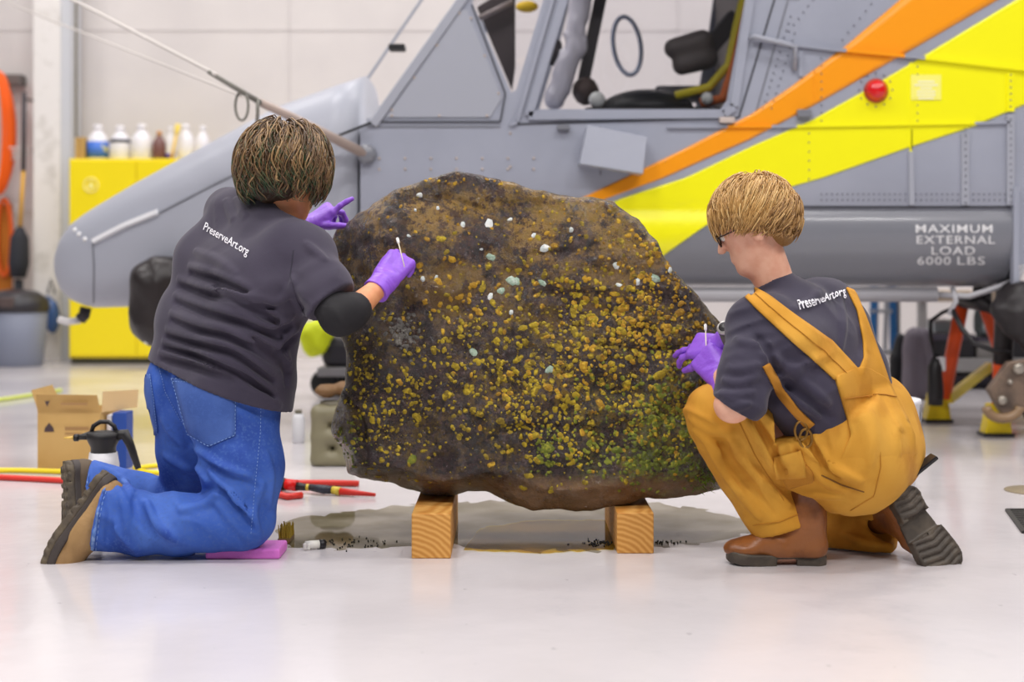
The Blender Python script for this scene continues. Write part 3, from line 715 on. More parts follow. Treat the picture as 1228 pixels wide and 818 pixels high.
pale = [(586,270,6.5,'W'),(590,309,6,'M'),(653,298,5.5,'W'),(555,270,4,'W'),(739,318,5,'W'),(786,334,6.5,'M'),(650,339,4.5,'M'),(613,337,6,'M'),(601,349,5,'M'),(588,356,4.5,'W'),(568,423,6,'M'),(659,444,5.5,'M'),(640,283,3.5,'W'),(685,276,3.5,'W'),(765,338,4,'W'),(803,324,4.5,'W'),
        (507,335,3.5,'W'),(523,333,3,'W'),(503,234,4,'W'),(498,252,2,'W'),(611,264,4,'W'),(742,342,4,'W'),(613,375,3,'W'),(490,283,2.5,'W'),(525,250,2.5,'W'),(577,299,2,'W'),(620,338,5,'M')]
for (x, y, r, w_) in pale:
    mb = MB(); blob(mb, x, y, r, rn, 0.002); mb.build('pale_lichen_spot', {'W': LW, 'M': LM}[w_], rock)
mb = MB()
for _ in range(90): blob(mb, rn.gauss(482, 9), rn.gauss(398, 12), rn.uniform(1.5, 3.5), rn)
o = mb.build('grey_lichen', lich('lichen_grey', (S(92, 88, 82), S(80, 78, 74), S(120, 116, 108))), rock); o['kind'] = 'stuff'
# grass-green tufts at the lower right corner and the moss fleck
mb = MB()
for _ in range(260):
    x, y = rn.gauss(858, 14), rn.gauss(575, 14)
    if not inpoly(x, y, ROCK): continue
    p, n = hit(RB, x, y); t = p + n*0.012 + Vector((rn.uniform(-.012,.012), 0, rn.uniform(-.006,.016)))
    s_ = Vector((0.0022, 0, 0)); mb.add([p - s_, p + s_, t], [(0, 1, 2)])
o = mb.build('moss_tufts', M('moss', S(74, 110, 20), 0.8, var=[(S(130, 160, 30), 40, 0.4, 0.6)]), rock); o['kind'] = 'stuff'
# timbers
def wood_mat():
    m = bpy.data.materials.new('sawn_pine'); m.use_nodes = True; N, L = m.node_tree.nodes, m.node_tree.links; b = N['Principled BSDF']
    tc = N.new('ShaderNodeTexCoord'); mp = N.new('ShaderNodeMapping'); mp.inputs['Rotation'].default_value = (0.0, 0.5, 0.1); mp.inputs['Location'].default_value = (0.07, 0, 0.03); L.new(tc.outputs['Object'], mp.inputs[0])
    wv = N.new('ShaderNodeTexWave'); wv.wave_type = 'RINGS'; wv.rings_direction = 'Y'; wv.inputs['Scale'].default_value = 22; wv.inputs['Distortion'].default_value = 3.0; wv.inputs['Detail'].default_value = 3; L.new(mp.outputs[0], wv.inputs[0])
    r = N.new('ShaderNodeValToRGB'); r.color_ramp.elements[0].color = S(204, 138, 58); r.color_ramp.elements[1].color = S(230, 174, 94); L.new(wv.outputs[0], r.inputs[0]); L.new(r.outputs[0], b.inputs['Base Color']); b.inputs['Roughness'].default_value = 0.6
    return m
wm = wood_mat()
for (x0, x1, yb, yt, lab) in ((493.5, 540.5, 670, 616, 'damp pine timber block under the undercut end of the boulder'), (740, 784, 664, 615, 'dry pine timber block under the boulder near the crouching worker')):
    d = F*H/(yb-HY); a, b_ = P(x0, yb, d), P(x1, yt, d)
    e = MB().box((a.x, d, 0), (b_.x, d + 0.52, b_.z)).build('timber_block', wm, None, 0.003); tag(e, lab, 'timber', 'timbers under the boulder')
# wedge of wood beside the left timber
# ------------------------------------------------------------------ the helicopter, flank along X
DN, DCEN, DFAR = 6.5, 7.15, 7.8
heli = empty('helicopter', (P(640, 0, 7).x, DCEN, 0), 'grey utility helicopter with yellow and orange stripes standing behind the boulder', 'helicopter')
hg = M('aircraft_grey', S(164, 168, 182), 0.32, var=[(S(156, 160, 174), 2.5, 0.4, 0.7)], coat=0.15)
hgl = M('aircraft_grey_light', S(166, 169, 180), 0.42)
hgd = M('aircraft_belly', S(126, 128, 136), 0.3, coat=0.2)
blk = M('rubber_black', S(20, 20, 22), 0.5)
rivm = M('rivet_tan', S(196, 180, 168), 0.5)
rivd = M('rivet_grey', S(104, 105, 114), 0.5)
HP = lambda x, y, o=0.0: P(x, y, DN) + Vector((0, o, 0))        # point of the near flank
def far(p): return Vector((p.x, 2 * DCEN - p.y, p.z))
# nose shell: lofted sections
st = [(66, 314, 322, .03), (68, 298, 336, .10), (74, 280, 352, .17), (84, 266, 362, .23), (98, 255, 368, .28), (110, 247, 370, .31), (160, 217, 369, .40), (240, 173, 367, .49), (330, 124, 364, .56), (400, 98, 362, .605), (436, 86, 361, .63)]
def nose():
    mb = MB(); mb.smooth = True; vs = []; n = 40
    for (x, t, b, hw) in st:
        dd = DCEN - hw * 0.55; a, c = P(x, t, dd), P(x, b, dd); zc, hz = (a.z + c.z) / 2, (a.z - c.z) / 2; e = 2 / (2.2 + 1.1 * min(1, hw / .5))
        for k in range(n):
            th = 2*math.pi*k/n; cs, sn = math.cos(th), math.sin(th)
            vs.append((a.x, DCEN - hw * math.copysign(abs(cs)**e, cs), zc + hz * math.copysign(abs(sn)**e, sn)))
    m = len(st); fs = [(i*n+k, i*n+(k+1) % n, (i+1)*n+(k+1) % n, (i+1)*n+k) for i in range(m-1) for k in range(n)] + [list(range(n)), list(range((m-1)*n, m*n))[::-1]]
    mb.add(vs, fs); return mb.build('nose', hgl, heli)
nz = nose()
# lower fuselage from the windscreen back: flat flank and swelling belly
prof = [(150, 0.0), (200, 0.0), (246, 0.0), (249, 0.006), (252, 0.006), (254, 0.0), (266, -.018), (282, -.022), (300, -.006), (318, .035), (332, .09), (341, .16), (345, .30)]
def lower():
    mb = MB(); vs = []; xs = [432, 600, 780, 900, 1000, 1100, 1216]
    for x in xs:
        row = [HP(x, y, o) for y, o in prof]; row += [far(p) for p in row[::-1]]; vs += row
    n = len(prof) * 2; m = len(xs); mb.smooth = True
    fs = [(i*n+k, i*n+(k+1) % n, (i+1)*n+(k+1) % n, (i+1)*n+k) for i in range(m-1) for k in range(n)] + [list(range(n)), list(range((m-1)*n, m*n))[::-1]]
    mb.add(vs, fs); me = mb.mesh()
    bm = bmesh.new(); bm.from_mesh(me)
    for e_ in bm.edges:
        if len(e_.link_faces) == 2 and e_.calc_face_angle() > 0.6: e_.smooth = False
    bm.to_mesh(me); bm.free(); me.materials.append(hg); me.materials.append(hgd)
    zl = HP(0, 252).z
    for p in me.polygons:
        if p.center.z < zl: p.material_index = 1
    return link('lower_fuselage', me, None, heli)
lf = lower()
# cabin wall with the side window and the door opening, both flanks
def wall(pl, holes, thick, name, mat, o=0.0, both=True):
    L3 = [[HP(x, y, o) for x, y in l] for l in [pl] + holes]
    a = MB().prism(L3, (0, thick, 0)).build(name, mat, heli)
    if both: MB().prism([[far(p) for p in l] for l in L3], (0, -thick, 0)).build(name, mat, heli)
    return a
SW = [(613, 111), (566, 2), (572, -8), (632, -92), (668, -92), (652, -2), (619, 108)]
DW = [(642, 131), (682, 0), (700, -70), (716, -86), (892, -86), (904, -70), (894, 0), (872, 120), (864, 131)]
cab = wall([(447, 150), (446, 146), (556, -8), (640, -120), (960, -120), (960, 150)], [SW, DW], 0.03, 'cabin_wall', hg)
# roof and the rear body box
rear = wall([(960, 150), (960, -120), (1216, -120), (1216, 150)], [], 0.03, 'rear_side_panel', hg)
tail = MB().prism([[HP(1216, -120), HP(1216, 320, 0), HP(1500, 250, 0), HP(1700, -40, 0), HP(1700, -120, 0)]], (0, 1.3, 0)).build('tail_body', hg, heli)
MB().box((HP(640, 0).x, DN, HP(0, -135).z), (HP(1700, 0).x, DFAR, HP(0, -120).z)).build('roof', hg, heli, 0.01)
# bulkhead behind the cockpit and cabin floor
MB().box((HP(905, 0).x, DN + 0.03, HP(0, 150).z), (HP(912, 0).x, DFAR - 0.03, HP(0, -120).z)).build('bulkhead', M('cabin_lining', S(150, 140, 136), 0.6), heli)
# windscreen posts, glass
for s in (0, 1):
    f_ = far if s else (lambda p: p)
    MB().bar(f_(HP(447, 150, 0.01)), f_(HP(640, -120, 0.01)), 0.045, 0.05, (0, 1, 0)).build('windscreen_post', hgl, heli, 0.006)
tp = [(447, 146), (558, -6), (640, -118)]
glm = glass('cockpit_glass', (0.975, 0.975, 0.985, 1))
G = MB(); vs = []
for x, y in tp: vs += [HP(x, y, 0.03), far(HP(x, y, 0.03))]
G.add([vs[0], vs[1], vs[5], vs[4]], [(0, 1, 2, 3)]).build('windscreen', glm, heli)
wf = [HP(447, 148, 0.02), far(HP(447, 148, 0.02))]
MB().bar(wf[0], wf[1], 0.06, 0.05).build('windscreen_sill', hgl, heli)
cpt = P(430, 92, DCEN)
for x0, y0, x1, y1 in ((436, 92, 447, 150), (447, 150, 447, 152)):
    pass
# centre post of the windscreen and compass box
MB().bar(P(437, 100, DCEN), P(560, -80, DCEN), 0.012, 0.014).build('centre_post', hgl, heli)
c0 = P(474, 58, 7.0)
MB().box((c0.x - 0.03, 6.95, c0.z - 0.012), (c0.x + 0.05, 7.05, c0.z + 0.016)).build('compass_box', blk, heli, 0.006)
# glass panes of side window and door
def pane(pl, name, o=0.012):
    MB().prism([[HP(x, y, o) for x, y in pl]], (0, 0.004, 0)).build(name, glm, heli)
    MB().prism([[far(HP(x, y, o)) for x, y in pl]], (0, -0.004, 0)).build(name, glm, heli)
pane(SW, 'side_pane'); pane(DW, 'door_pane')
# mouldings proud of the flank: triangle panel, door frame, gaps
def strip(pts, w, mat, name, t=0.008, o=0.0):
    mb = MB()
    for a, b in zip(pts, pts[1:]): mb.bar(HP(*a, o - t/2), HP(*b, o - t/2), w * DN / F, t, (0, 1, 0))
    return mb.build(name, mat, heli)
MB().prism([[HP(x, y, -0.006) for x, y in [(462, 141), (553, 12), (560, 12), (602, 118), (588, 141)]]], (0, 0.006, 0)).build('triangle_panel', hgl, heli, 0.002)
strip([(612, 150), (620, 146), (664, -5), (672, -40)], 5, hg, 'strut_moulding', 0.012)
strip([(621, 147), (667, -8)], 3, blk, 'door_gap', 0.003)
strip([(620, 149), (886, 141), (930, -5)], 2.2, M('gap_dark', S(60, 61, 68), 0.5), 'door_gap', 0.003)
strip([(634, 139), (868, 137), (880, 128), (899, 0), (901, -30)], 10, hg, 'door_frame', 0.014)
strip([(634, 139), (677, -5)], 9, hg, 'door_frame', 0.014)
strip([(400, 166), (446, 148)], 3, blk, 'hood_gap', 0.004, -0.03)
strip([(440, 152), (470, 152), (600, 152)], 2, hgd, 'sill_line', 0.003)
strip([(912, -5), (958, 0)], 1, hgd, 'panel_line', 0.002)
for pl in ([(905, 140), (945, 0)], [(1157, 160), (1157, 246)], [(720, 152), (720, 210)]):
    strip(pl, 2.0, hgd, 'panel_line', 0.003)
org = M('stripe_orange', S(255, 160, 0), 0.35, coat=0.2); yel = M('stripe_yellow', S(255, 250, 0), 0.35, coat=0.2)
for pl, mt in (([(905, 48), (1000, 60), (1014, 61)], hg), ([(1014, 61), (1084, 67.5)], org), ([(1084, 67.5), (1108, 70)], hg), ([(1108, 70), (1228, 84), (1300, 92)], yel)): strip(pl, 4, mt, 'upper_ledge', 0.02)
for pl, mt in (([(800, 152.5), (872, 152.2)], hg), ([(872, 152.2), (925, 151.8)], org), ([(925, 151.8), (955, 151.6)], hg), ([(955, 151.6), (1000, 151), (1168, 148)], yel), ([(1168, 148), (1210, 147)], hg)): strip(pl, 3, mt, 'mid_ledge', 0.014)
strip([(1092, 182), (1093, 246)], 6, hgl, 'stiffener', 0.01); strip([(1092, 75), (1092, 182)], 3, yel, 'stiffener', 0.006); strip([(1157, 160), (1157, 246)], 9, hgl, 'stiffener', 0.01); strip([(1211, 137), (1211, 246)], 9, hgl, 'stiffener', 0.014); strip([(1211, 88), (1211, 134)], 9, yel, 'stiffener', 0.014)
strip([(960, 62), (960, 92)], 5, hg, 'stiffener', 0.01); strip([(977, 84), (977, 122)], 3, org, 'stiffener', 0.006)
gk = MATS['gap_dark']
strip([(455, 143), (556, 2)], 1.6, gk, 'panel_gap', 0.0075, 0); strip([(566, 6), (606, 112), (600, 146), (455, 146)], 1.6, gk, 'panel_gap', 0.0075, 0)
strip([(940, 248.5), (1212, 248.5)], 3, gk, 'belly_gap', 0.004, 0.002); strip([(1093, 155), (1093, 180)], 1.2, gk, 'panel_gap', 0.006)
# rivet rows: far too many to count
rv, rd_ = MB(), MB()
def riv(mb, pts, step, r=1.6, o=-0.004):
    for q in resample(pts, max(2, int(sum(math.dist(a, b) for a, b in zip(pts, pts[1:])) / step))):
        p = HP(q.x, q.y, o); mb.ball(p, (r*DN/F, 0.003, r*DN/F), 6, 4)
riv(rv, [(470, 139), (520, 139), (584, 139)], 34, o=-.008); riv(rv, [(470, 132), (551, 16)], 30, o=-.008); riv(rv, [(565, 22), (598, 112)], 30, o=-.008)
for y in (190, 203): riv(rv, [(455, y), (640, y)], 26)
riv(rv, [(612, 160), (612, 240)], 24)
for pl in ([(1157, 155), (1157, 243)], [(1211, 90), (1211, 243)]): riv(rd_, pl, 7, 1.2, -.014)
riv(rd_, [(985, 240), (1205, 240)], 6, 1.0); riv(rd_, [(985, 233), (1205, 233)], 6, 1.0)
for pl in ([(915, 130), (948, 20)], [(925, 130), (953, 40)], [(1010, 48), (1045, 5)], [(940, 45), (975, 0)], [(985, 70), (985, 145)], [(970, 160), (970, 215)], [(1100, 80), (1100, 145)]): riv(rd_, pl, 8, 1.1)
for k in range(12): a_ = k * math.pi / 6; riv(rd_, [(1050 + 20*math.cos(a_), 108 + 20*math.sin(a_))] * 2, 1, 1.2)
rv.build('rivets', rivm, heli)['kind'] = 'stuff'; rd_.build('small_rivets', rivd, heli)['kind'] = 'stuff'
HB = bvh_of(lf, cab, rear, tail)
# painted stripes
patch(HB, [(690, 241), (750, 213), (820, 179), (900, 137.5), (950, 103), (1012, 57), (1079, 0), (1130, -45)], [(700, 248), (797, 213), (850, 189), (900, 167), (980, 124), (1087, 63), (1196, 0), (1275, -45)], 46, 8, 0.0035, 0.003, org, 'orange_stripe', heli, DN)
patch(HB, [(600, 305), (680, 268), (745, 238), (823, 213), (900, 176), (972, 145), (1033, 111), (1106, 68), (1218, 0), (1295, -45)], [(600, 318), (690, 344), (750, 341), (800, 303), (850, 268), (935, 228), (988, 213), (1087, 178), (1167, 152), (1300, 95)], 60, 40, 0.0035, 0.003, yel, 'yellow_stripe', heli, DN)
HS = HB
lettering_rows = [('MAXIMUM', 1098, 1190, 279), ('EXTERNAL', 1099, 1193, 292), ('LOAD', 1117, 1169, 305), ('6000', 1100, 1140, 317), ('LBS', 1148, 1181, 317)]
wt = M('print_white', S(236, 236, 238), 0.5)
for (s_, xa, xb, yb) in lettering_rows:
    lettering(HB, s_, (xa, yb), (xb, yb), (0, -9.6), 0.003, wt, 'load_marking', heli, bold=0.007, space=1.12, dref=DN)
# placard
c0 = HP(1109, 105, -0.004)
pl_ = MB().prism([[HP(x, y, -0.007) for x, y in [(1092, 90), (1128, 90), (1128, 120), (1092, 120)]]], (0, 0.002, 0)).build('placard', M('placard_pale', S(255, 250, 120), 0.5), heli)
mb = MB()
for k, (xa, xb) in enumerate(((1100, 1120), (1096, 1124), (1103, 1117), (1099, 1121), (1099, 1121), (1101, 1119))): mb.box((HP(xa, 0).x, DN - 0.009, HP(0, 97 + 4*k).z - 0.009), (HP(xb, 0).x, DN - 0.007, HP(0, 97 + 4*k).z))
mb.build('placard_print', M('placard_white', S(255, 252, 205), 0.5), pl_)
# beacon
bc = MB().lathe([(0.055, 0), (0.055, 0.012)], HP(1050, 109, -0.001), (0, -1, 0), 24).build('beacon_base', M('beacon_rim', S(190, 60, 40), 0.4), heli)
MB().lathe([(0.047, 0.010), (0.047, 0.022), (0.042, 0.038), (0.03, 0.05), (0.012, 0.056), (0.001, 0.057)], HP(1050, 109, -0.001), (0, -1, 0), 24).build('beacon_lens', M('beacon_red', S(225, 8, 16), 0.08, coat=0.6), bc)
# scoop box below the door, hand rail, latch plates
MB().prism([[HP(703, 152, -0.10), HP(774, 167, -0.10), HP(768, 211, -0.14), HP(693, 199, -0.14)]], (0, 0.14, 0)).build('step_box', hg, heli, 0.004)
MB().tube([HP(898, 46, -.002), HP(903, 46, -.05), HP(935, 54, -.06), HP(951, 58, -.05), HP(952, 84, -.01)], 0.012, 8).build('grab_rail', hgl, heli)
MB().box((HP(955, 0).x, DN - 0.03, HP(0, 141).z), (HP(972, 0).x, DN, HP(0, 132).z)).build('latch', hgd, heli, 0.003)
MB().box((HP(862, 0).x, DN - 0.03, HP(0, 148).z), (HP(880, 0).x, DN, HP(0, 141).z)).build('latch', M('latch_pale', S(200, 186, 178), 0.5), heli, 0.003)
MB().box((HP(668, 0).x, DN - 0.03, HP(0, 156).z), (HP(683, 0).x, DN, HP(0, 150).z)).build('latch', hgd, heli, 0.003)
# belly tube, nose fittings
MB().tube([HP(700, 354, 0.14), HP(1134, 354, 0.14)], 0.036, 14).build('belly_tube', M('tube_pale', S(176, 175, 180), 0.35), heli)
nb = bvh_of(nz)
seam(nb, [(111, 285), (113, 320), (112, 368)], 14, 0.001, 0.005, hgd, 'nose_seam', heli, 6.8)
seam(nb, [(190, 256), (240, 230), (288, 206)], 14, 0.001, 0.006, hgd, 'nose_seam', heli, 6.8)
seam(nb, [(113, 289), (150, 270), (190, 254)], 12, 0.006, 0.016, M('chrome_trim', S(240, 241, 244), 0.2), 'light_strip', heli, 6.8)
seam(nb, [(330, 150), (345, 180)], 5, 0.001, 0.004, hgd, 'nose_seam', heli, 6.8)
for (x, y) in ((90, 276), (95, 281), (102, 287)):
    p, n_ = hit(nb, x, y, 7); MB().ball(p, (0.012, 0.012, 0.012), 8, 6).build('bolt', M('bolt_white', S(235, 235, 235), 0.3), heli)
MB().tube([P(103, 369, DCEN), P(101, 378, DCEN), P(96, 383, DCEN)], 0.03, 8).build('tow_fitting', M('dark_metal', S(62, 58, 60), 0.5, 0.4), heli)
MB().tube([P(96, 384, DCEN), P(82, 386, DCEN), P(70, 383, DCEN)], 0.018, 8).build('tow_hook', M('hook_white', S(225, 222, 222), 0.4), heli)
# black cover over the nose lamp
f = Field(P(148, 440, 6.75) - Vector((0, .3, 0)), P(290, 295, 6.75) + Vector((0, .35, 0)), 0.014)
f.chain([(P(192, 340, 6.62), 0.135), (P(190, 385, 6.62), 0.125)], 0.04); f.cone(P(240, 330, 6.68), P(225, 390, 6.68), 0.12, 0.10, 0.05); f.cone(P(192, 385, 6.65), P(205, 412, 6.66), 0.09, 0.06, 0.03)
f.wrinkle(P(195, 360, 6.6), 0.4, (1, 0, 0.3), 0.06, 0.014, 5, 4); f.cut(P(200, 307, 6.6), (0.02, 0, 1), 0.02)
f.build('lamp_cover', M('cover_black', S(38, 32, 32), 0.38, bump=(14, 0.5)), heli)
MB().box((P(200, 0, 6.75).x, 6.7, P(0, 330, 6.75).z), (P(225, 0, 6.75).x, 6.95, P(0, 312, 6.75).z)).build('lamp_bracket', hgd, heli)
MB().ball(P(176, 409, 6.56), 0.016, 8, 6).build('cover_snap', M('bolt_white', S(235, 235, 235), 0.3), heli)
# probe boom reaching forward from the flank
bm_a = HP(440, 186, -0.02); bm_b = P(250, 86, 6.0)
MB().tube([bm_a, P(345, 138, 6.3), P(310, 122, 6.18)], [0.024, 0.020, 0.017], 10).build('probe_boom', M('boom_tan', S(178, 160, 150), 0.4), heli)
MB().tube([P(312, 123, 6.18), bm_b], [0.014, 0.010], 8).build('probe_tip', M('boom_grey', S(130, 128, 120), 0.4), heli)
MB().lathe([(0.045, 0), (0.045, 0.03), (0.03, 0.045)], HP(440, 185, 0.0), (0, -1, 0), 16).build('boom_socket', hgd, heli)
# cables from the boom to the hall's roof
cb_m = M('cable_pale', S(222, 216, 210), 0.5)
def cable(pts, r, label):
    o = MB().tube(pts, r, 6).build('guy_rope', cb_m, None); tag(o, label, 'rope'); return o
cable([P(258, 89, 5.99), P(-100, -98.4, WALL_Y - 0.01)], 0.009, 'thick pale rope rising from the tip of the nose boom')
cable([P(292, 116, 6.1), P(-60, -24, WALL_Y - 0.01)], 0.0055, 'thin pale rope running past the column to the boom ring')
rg_ = MB().tube([P(290, 127, 6.12) + Vector((math.cos(t*math.pi/10)*0.028, 0, math.sin(t*math.pi/10)*0.062)) for t in range(20)], 0.006, 6, closed=True).build('tie_ring', M('boom_grey', S(130, 128, 120), 0.4), heli)
MB().tube([P(309, 118, 6.16), P(309, 135, 6.16), P(308, 152, 6.2)], 0.008, 6).build('tie_strap', M('boom_grey', S(130, 128, 120), 0.4), heli)
# cockpit interior
drk = M('cockpit_dark', S(52, 46, 48), 0.6); 
def inner(name, x0, x1, y0, y1, d0, d1, mat, bevel=0.02):
    a, b = P(x0, y1, d0), P(x1, y0, d0); return MB().box((a.x, d0, a.z), (b.x, d1, b.z)).build(name, mat, heli, bevel)
f = Field(P(705, 150, 6.9) - Vector((0, .3, 0)), P(850, 95, 6.9) + Vector((0, .35, 0)), 0.014)
f.ell(P(775, 134, 6.95), (0.235, 0.28, 0.105), k=0); f.build('glare_shield', blk, heli)
f = Field(P(780, 110, 7.0) - Vector((0.05, .3, 0)), P(890, 20, 7.0) + Vector((0.05, .3, 0)), 0.014)
f.cone(P(808, 58, 7.0), P(842, 50, 7.0), 0.05, 0.06, 0.0); f.cone(P(818, 78, 7.0), P(848, 70, 7.0), 0.05, 0.055, 0.03); f.build('headrest', M('headrest_grey', S(86, 78, 76), 0.6), heli)
MB().bar(P(848, 60, 7.02), P(882, 20, 7.06), 0.05, 0.08).build('headrest_arm', drk, heli)
MB().tube([P(896, -20, 6.75), P(884, 30, 6.75), P(874, 78, 6.75), P(850, 105, 6.75), P(810, 115, 6.75)], 0.022, 8).build('yellow_strap', M('strap_yellow', S(205, 190, 20), 0.5), heli)
MB().tube([P(900, 0, 6.72), P(884, 70, 6.72), P(868, 118, 6.72), P(840, 124, 6.72)], 0.026, 8).build('orange_strap', M('strap_orange', S(215, 105, 25), 0.5), heli)
f = Field(P(640, 140, 7.0) - Vector((0, .3, 0)), P(735, -60, 7.0) + Vector((0, .3, 0)), 0.016)
f.chain([(P(665, 120, 6.95), 0.05), (P(688, 60, 6.95), 0.05), (P(700, -30, 6.95), 0.055)], 0.02); f.wrinkle(P(685, 50, 6.95), 0.4, (1, 0, .4), 0.05, 0.02, 8, 3); f.build('plastic_wrap', M('wrap_white', S(216, 214, 224), 0.25), heli)
MB().bar(P(697, 110, 7.1), P(728, -40, 7.1), 0.06, 0.08, (0, 1, 0)).build('door_post', drk, heli)
f = Field(P(685, 135, 7.0) - Vector((0, .3, 0)), P(730, 75, 7.0) + Vector((0, .3, 0)), 0.014)
f.ell(P(703, 108, 7.0), (0.06, 0.1, 0.07), k=0); f.rough(14, .02, 3); f.build('control_box', M('control_brown', S(84, 68, 62), 0.6), heli)
f = Field(P(640, 80, 7.0) - Vector((0, .2, 0)), P(690, 30, 7.0) + Vector((0, .2, 0)), 0.012)
f.ell(P(664, 62, 7.05), (0.05, 0.07, 0.07), k=0); f.rough(20, .02, 5); f.build('control_head', drk, heli)
MB().tube([P(752 + 17*math.cos(t*math.pi/12), 55 - 34*math.sin(t*math.pi/12) + 8*math.cos(t*math.pi/12), 7.4) for t in range(24)], 0.012, 6, closed=True).build('cable_loop', M('loop_blue', S(178, 190, 214), 0.4), heli)
inner('console', 786, 850, 102, 116, 7.2, 7.5, M('console_grey', S(120, 118, 124), 0.6))
inner('seat_pan', 700, 880, 128, 148, 6.62, 7.6, drk)
for (x, y, r) in ((716, 120, .04), (848, 118, .03)): MB().ball(P(x, y, 6.66), r, 10, 8).build('knob', M('knob_white', S(215, 218, 214), 0.4), heli)
# dark panel and yellow tag seen through the side window
MB().prism([[P(x, y, 6.95) for x, y in [(572, 8), (618, -20), (618, 80), (614, 108)]]], (0, 0.05, 0)).build('instrument_panel', M('panel_dark', S(66, 56, 56), 0.6), heli, 0.005)
MB().tube([P(574, 22, 6.9), P(615, 2, 6.9)], 0.014, 6).build('panel_rail', M('rail_pale', S(150, 138, 134), 0.5), heli)
MB().ball(P(632, 8, 6.85), (0.055, 0.04, 0.028), 10, 8).build('cap_tag', M('tag_yellow', S(250, 205, 20), 0.5), heli)
# landing gear at the right
gm = M('gear_metal', S(138, 118, 102), 0.4, 0.4, var=[(S(96, 84, 76), 9, 0.45, 0.65)]); gd = M('gear_dark', S(40, 36, 38), 0.5)
MB().tube([HP(1222, 300, .15), HP(1216, 440, .15)], 0.045, 10).build('gear_leg', gd, heli)
pl_ = MB().prism([[P(x, y, 6.45) for x, y in [(1185, 468), (1210, 434), (1240, 430), (1262, 460), (1250, 492), (1203, 498)]]], (0, 0.05, 0)).build('gear_bracket', gm, heli, 0.006)
for (x, y, r) in ((1201, 480, .021), (1221, 442, .026), (1210, 458, .012)):
    MB().lathe([(r, 0), (r, 0.018), (r*.6, 0.024)], P(x, y, 6.452), (0, -1, 0), 14).build('bracket_bolt', M('bolt_steel', S(180, 172, 160), 0.35, 0.6), pl_)
f = Field(P(1185, 430, 6.5) - Vector((0, .3, 0)), P(1300, 330, 6.5) + Vector((0, .3, 0)), 0.014)
f.ell(P(1222, 372, 6.5), (0.10, 0.12, 0.14), k=0); f.cone(P(1200, 372, 6.48), P(1236, 410, 6.48), 0.04, 0.05, 0.03); f.rough(14, .025, 6); f.build('gear_hub', gd, heli)
MB().lathe([(0.10, 0), (0.21, 0.02), (0.235, 0.06), (0.235, 0.12), (0.21, 0.16), (0.10, 0.18)], P(1290, 470, 6.52), (0, 1, 0), 28).build('wheel', blk, heli)
MB().tube([P(1203 + 20*math.cos(t), 488 - 14*math.sin(t), 6.44) for t in [math.pi + k*math.pi/10 for k in range(11)]], 0.022, 8).build('gear_ring', M('ring_brown', S(150, 122, 92), 0.4), heli)
hs = M('hose_black', S(26, 24, 26), 0.45)
MB().tube([HP(1150, 372, .1), HP(1158, 395, .05), HP(1168, 412, 0.0), HP(1190, 420, 0.0), HP(1212, 424, 0.0)], 0.012, 8).build('gear_hose', hs, heli)
MB().tube([HP(1134, 354, .14), HP(1170, 356, .1), HP(1195, 348, .08), HP(1222, 338, .08)], 0.014, 8).build('gear_pipe', M('tube_pale', S(176, 175, 180), 0.35), heli)
MB().tube([HP(1228, 318, .0), HP(1216, 345, .0), HP(1205, 362, .0)], 0.012, 8).build('gear_pipe', M('tube_pale', S(176, 175, 180), 0.35), heli)
MB().tube([HP(1152, 345, .12), HP(1155, 362, .1), HP(1146, 378, .1)], 0.012, 8).build('gear_pipe', M('tube_pale', S(176, 175, 180), 0.35), heli)
MB().box((HP(1213, 0).x, DN - 0.03, HP(0, 345).z), (HP(1220, 0).x, DN + .02, HP(0, 225).z)).build('gear_frame', hg, heli, 0.004)
# ------------------------------------------------------------------ tripod jack
jo = M('jack_orange', S(245, 88, 26), 0.4); jy = M('jack_yellow', S(238, 208, 12), 0.4)
jk = empty('tripod_jack', FL(1165, 516), 'orange tripod jack with yellow feet under the helicopter belly', 'jack')
def jleg(top, foot_px):
    ft = FL(*foot_px); t = P(*top); u = (t - ft).normalized()
    MB().tube([ft + u * 0.14, t], 0.034, 10).build('leg', jo, jk)
    MB().prism([[ft + Vector(q) for q in ((-0.065, 0, 0), (0.065, 0, 0), (0.045, 0, 0.15), (-0.035, 0, 0.15))]], (0, 0.09, 0)).build('foot', jy, jk, 0.006)
    MB().box(tuple(ft + Vector((-0.07, -0.008, 0))), tuple(ft + Vector((0.07, 0.1, 0.016)))).build('foot_pad', gd, jk)
jleg((1154, 362, 6.95), (1126, 507)); jleg((1201, 372, 6.72), (1198, 524)); jleg((1180, 362, 7.3), (1222, 492))
MB().tube([P(1152, 362, 6.95), P(1180, 366, 7.2), P(1201, 374, 6.72), P(1178, 366, 6.72)], 0.03, 8, closed=True).build('head_ring', gd, jk)
MB().tube([P(1178, 366, 6.9), P(1178, 344, 6.9)], 0.045, 12).build('ram', gd, jk)
MB().bar(P(1138, 478, 7.08), P(1186, 440, 7.5), 0.03, 0.05).build('brace', jy, jk)
o = MB().tube([P(1122, 486, 6.9), P(1122, 470, 6.9), P(1121, 440, 6.9), P(1124, 425, 6.9)], [0.035, 0.04, 0.035, 0.015], 10).build('pump_handle', hs, jk)
MB().box((P(1121, 0, 6.9).x, 6.88, P(0, 445, 6.9).z), (P(1133, 0, 6.9).x, 6.92, P(0, 428, 6.9).z)).build('gauge', M('lid_white', S(215, 215, 218), 0.5), jk, 0.004)
MB().tube([P(1122, 428, 6.9), P(1116, 405, 6.95), P(1116, 385, 7.0), P(1130, 375, 7.0), P(1152, 366, 6.95)], 0.01, 8).build('pump_hose', hs, jk)
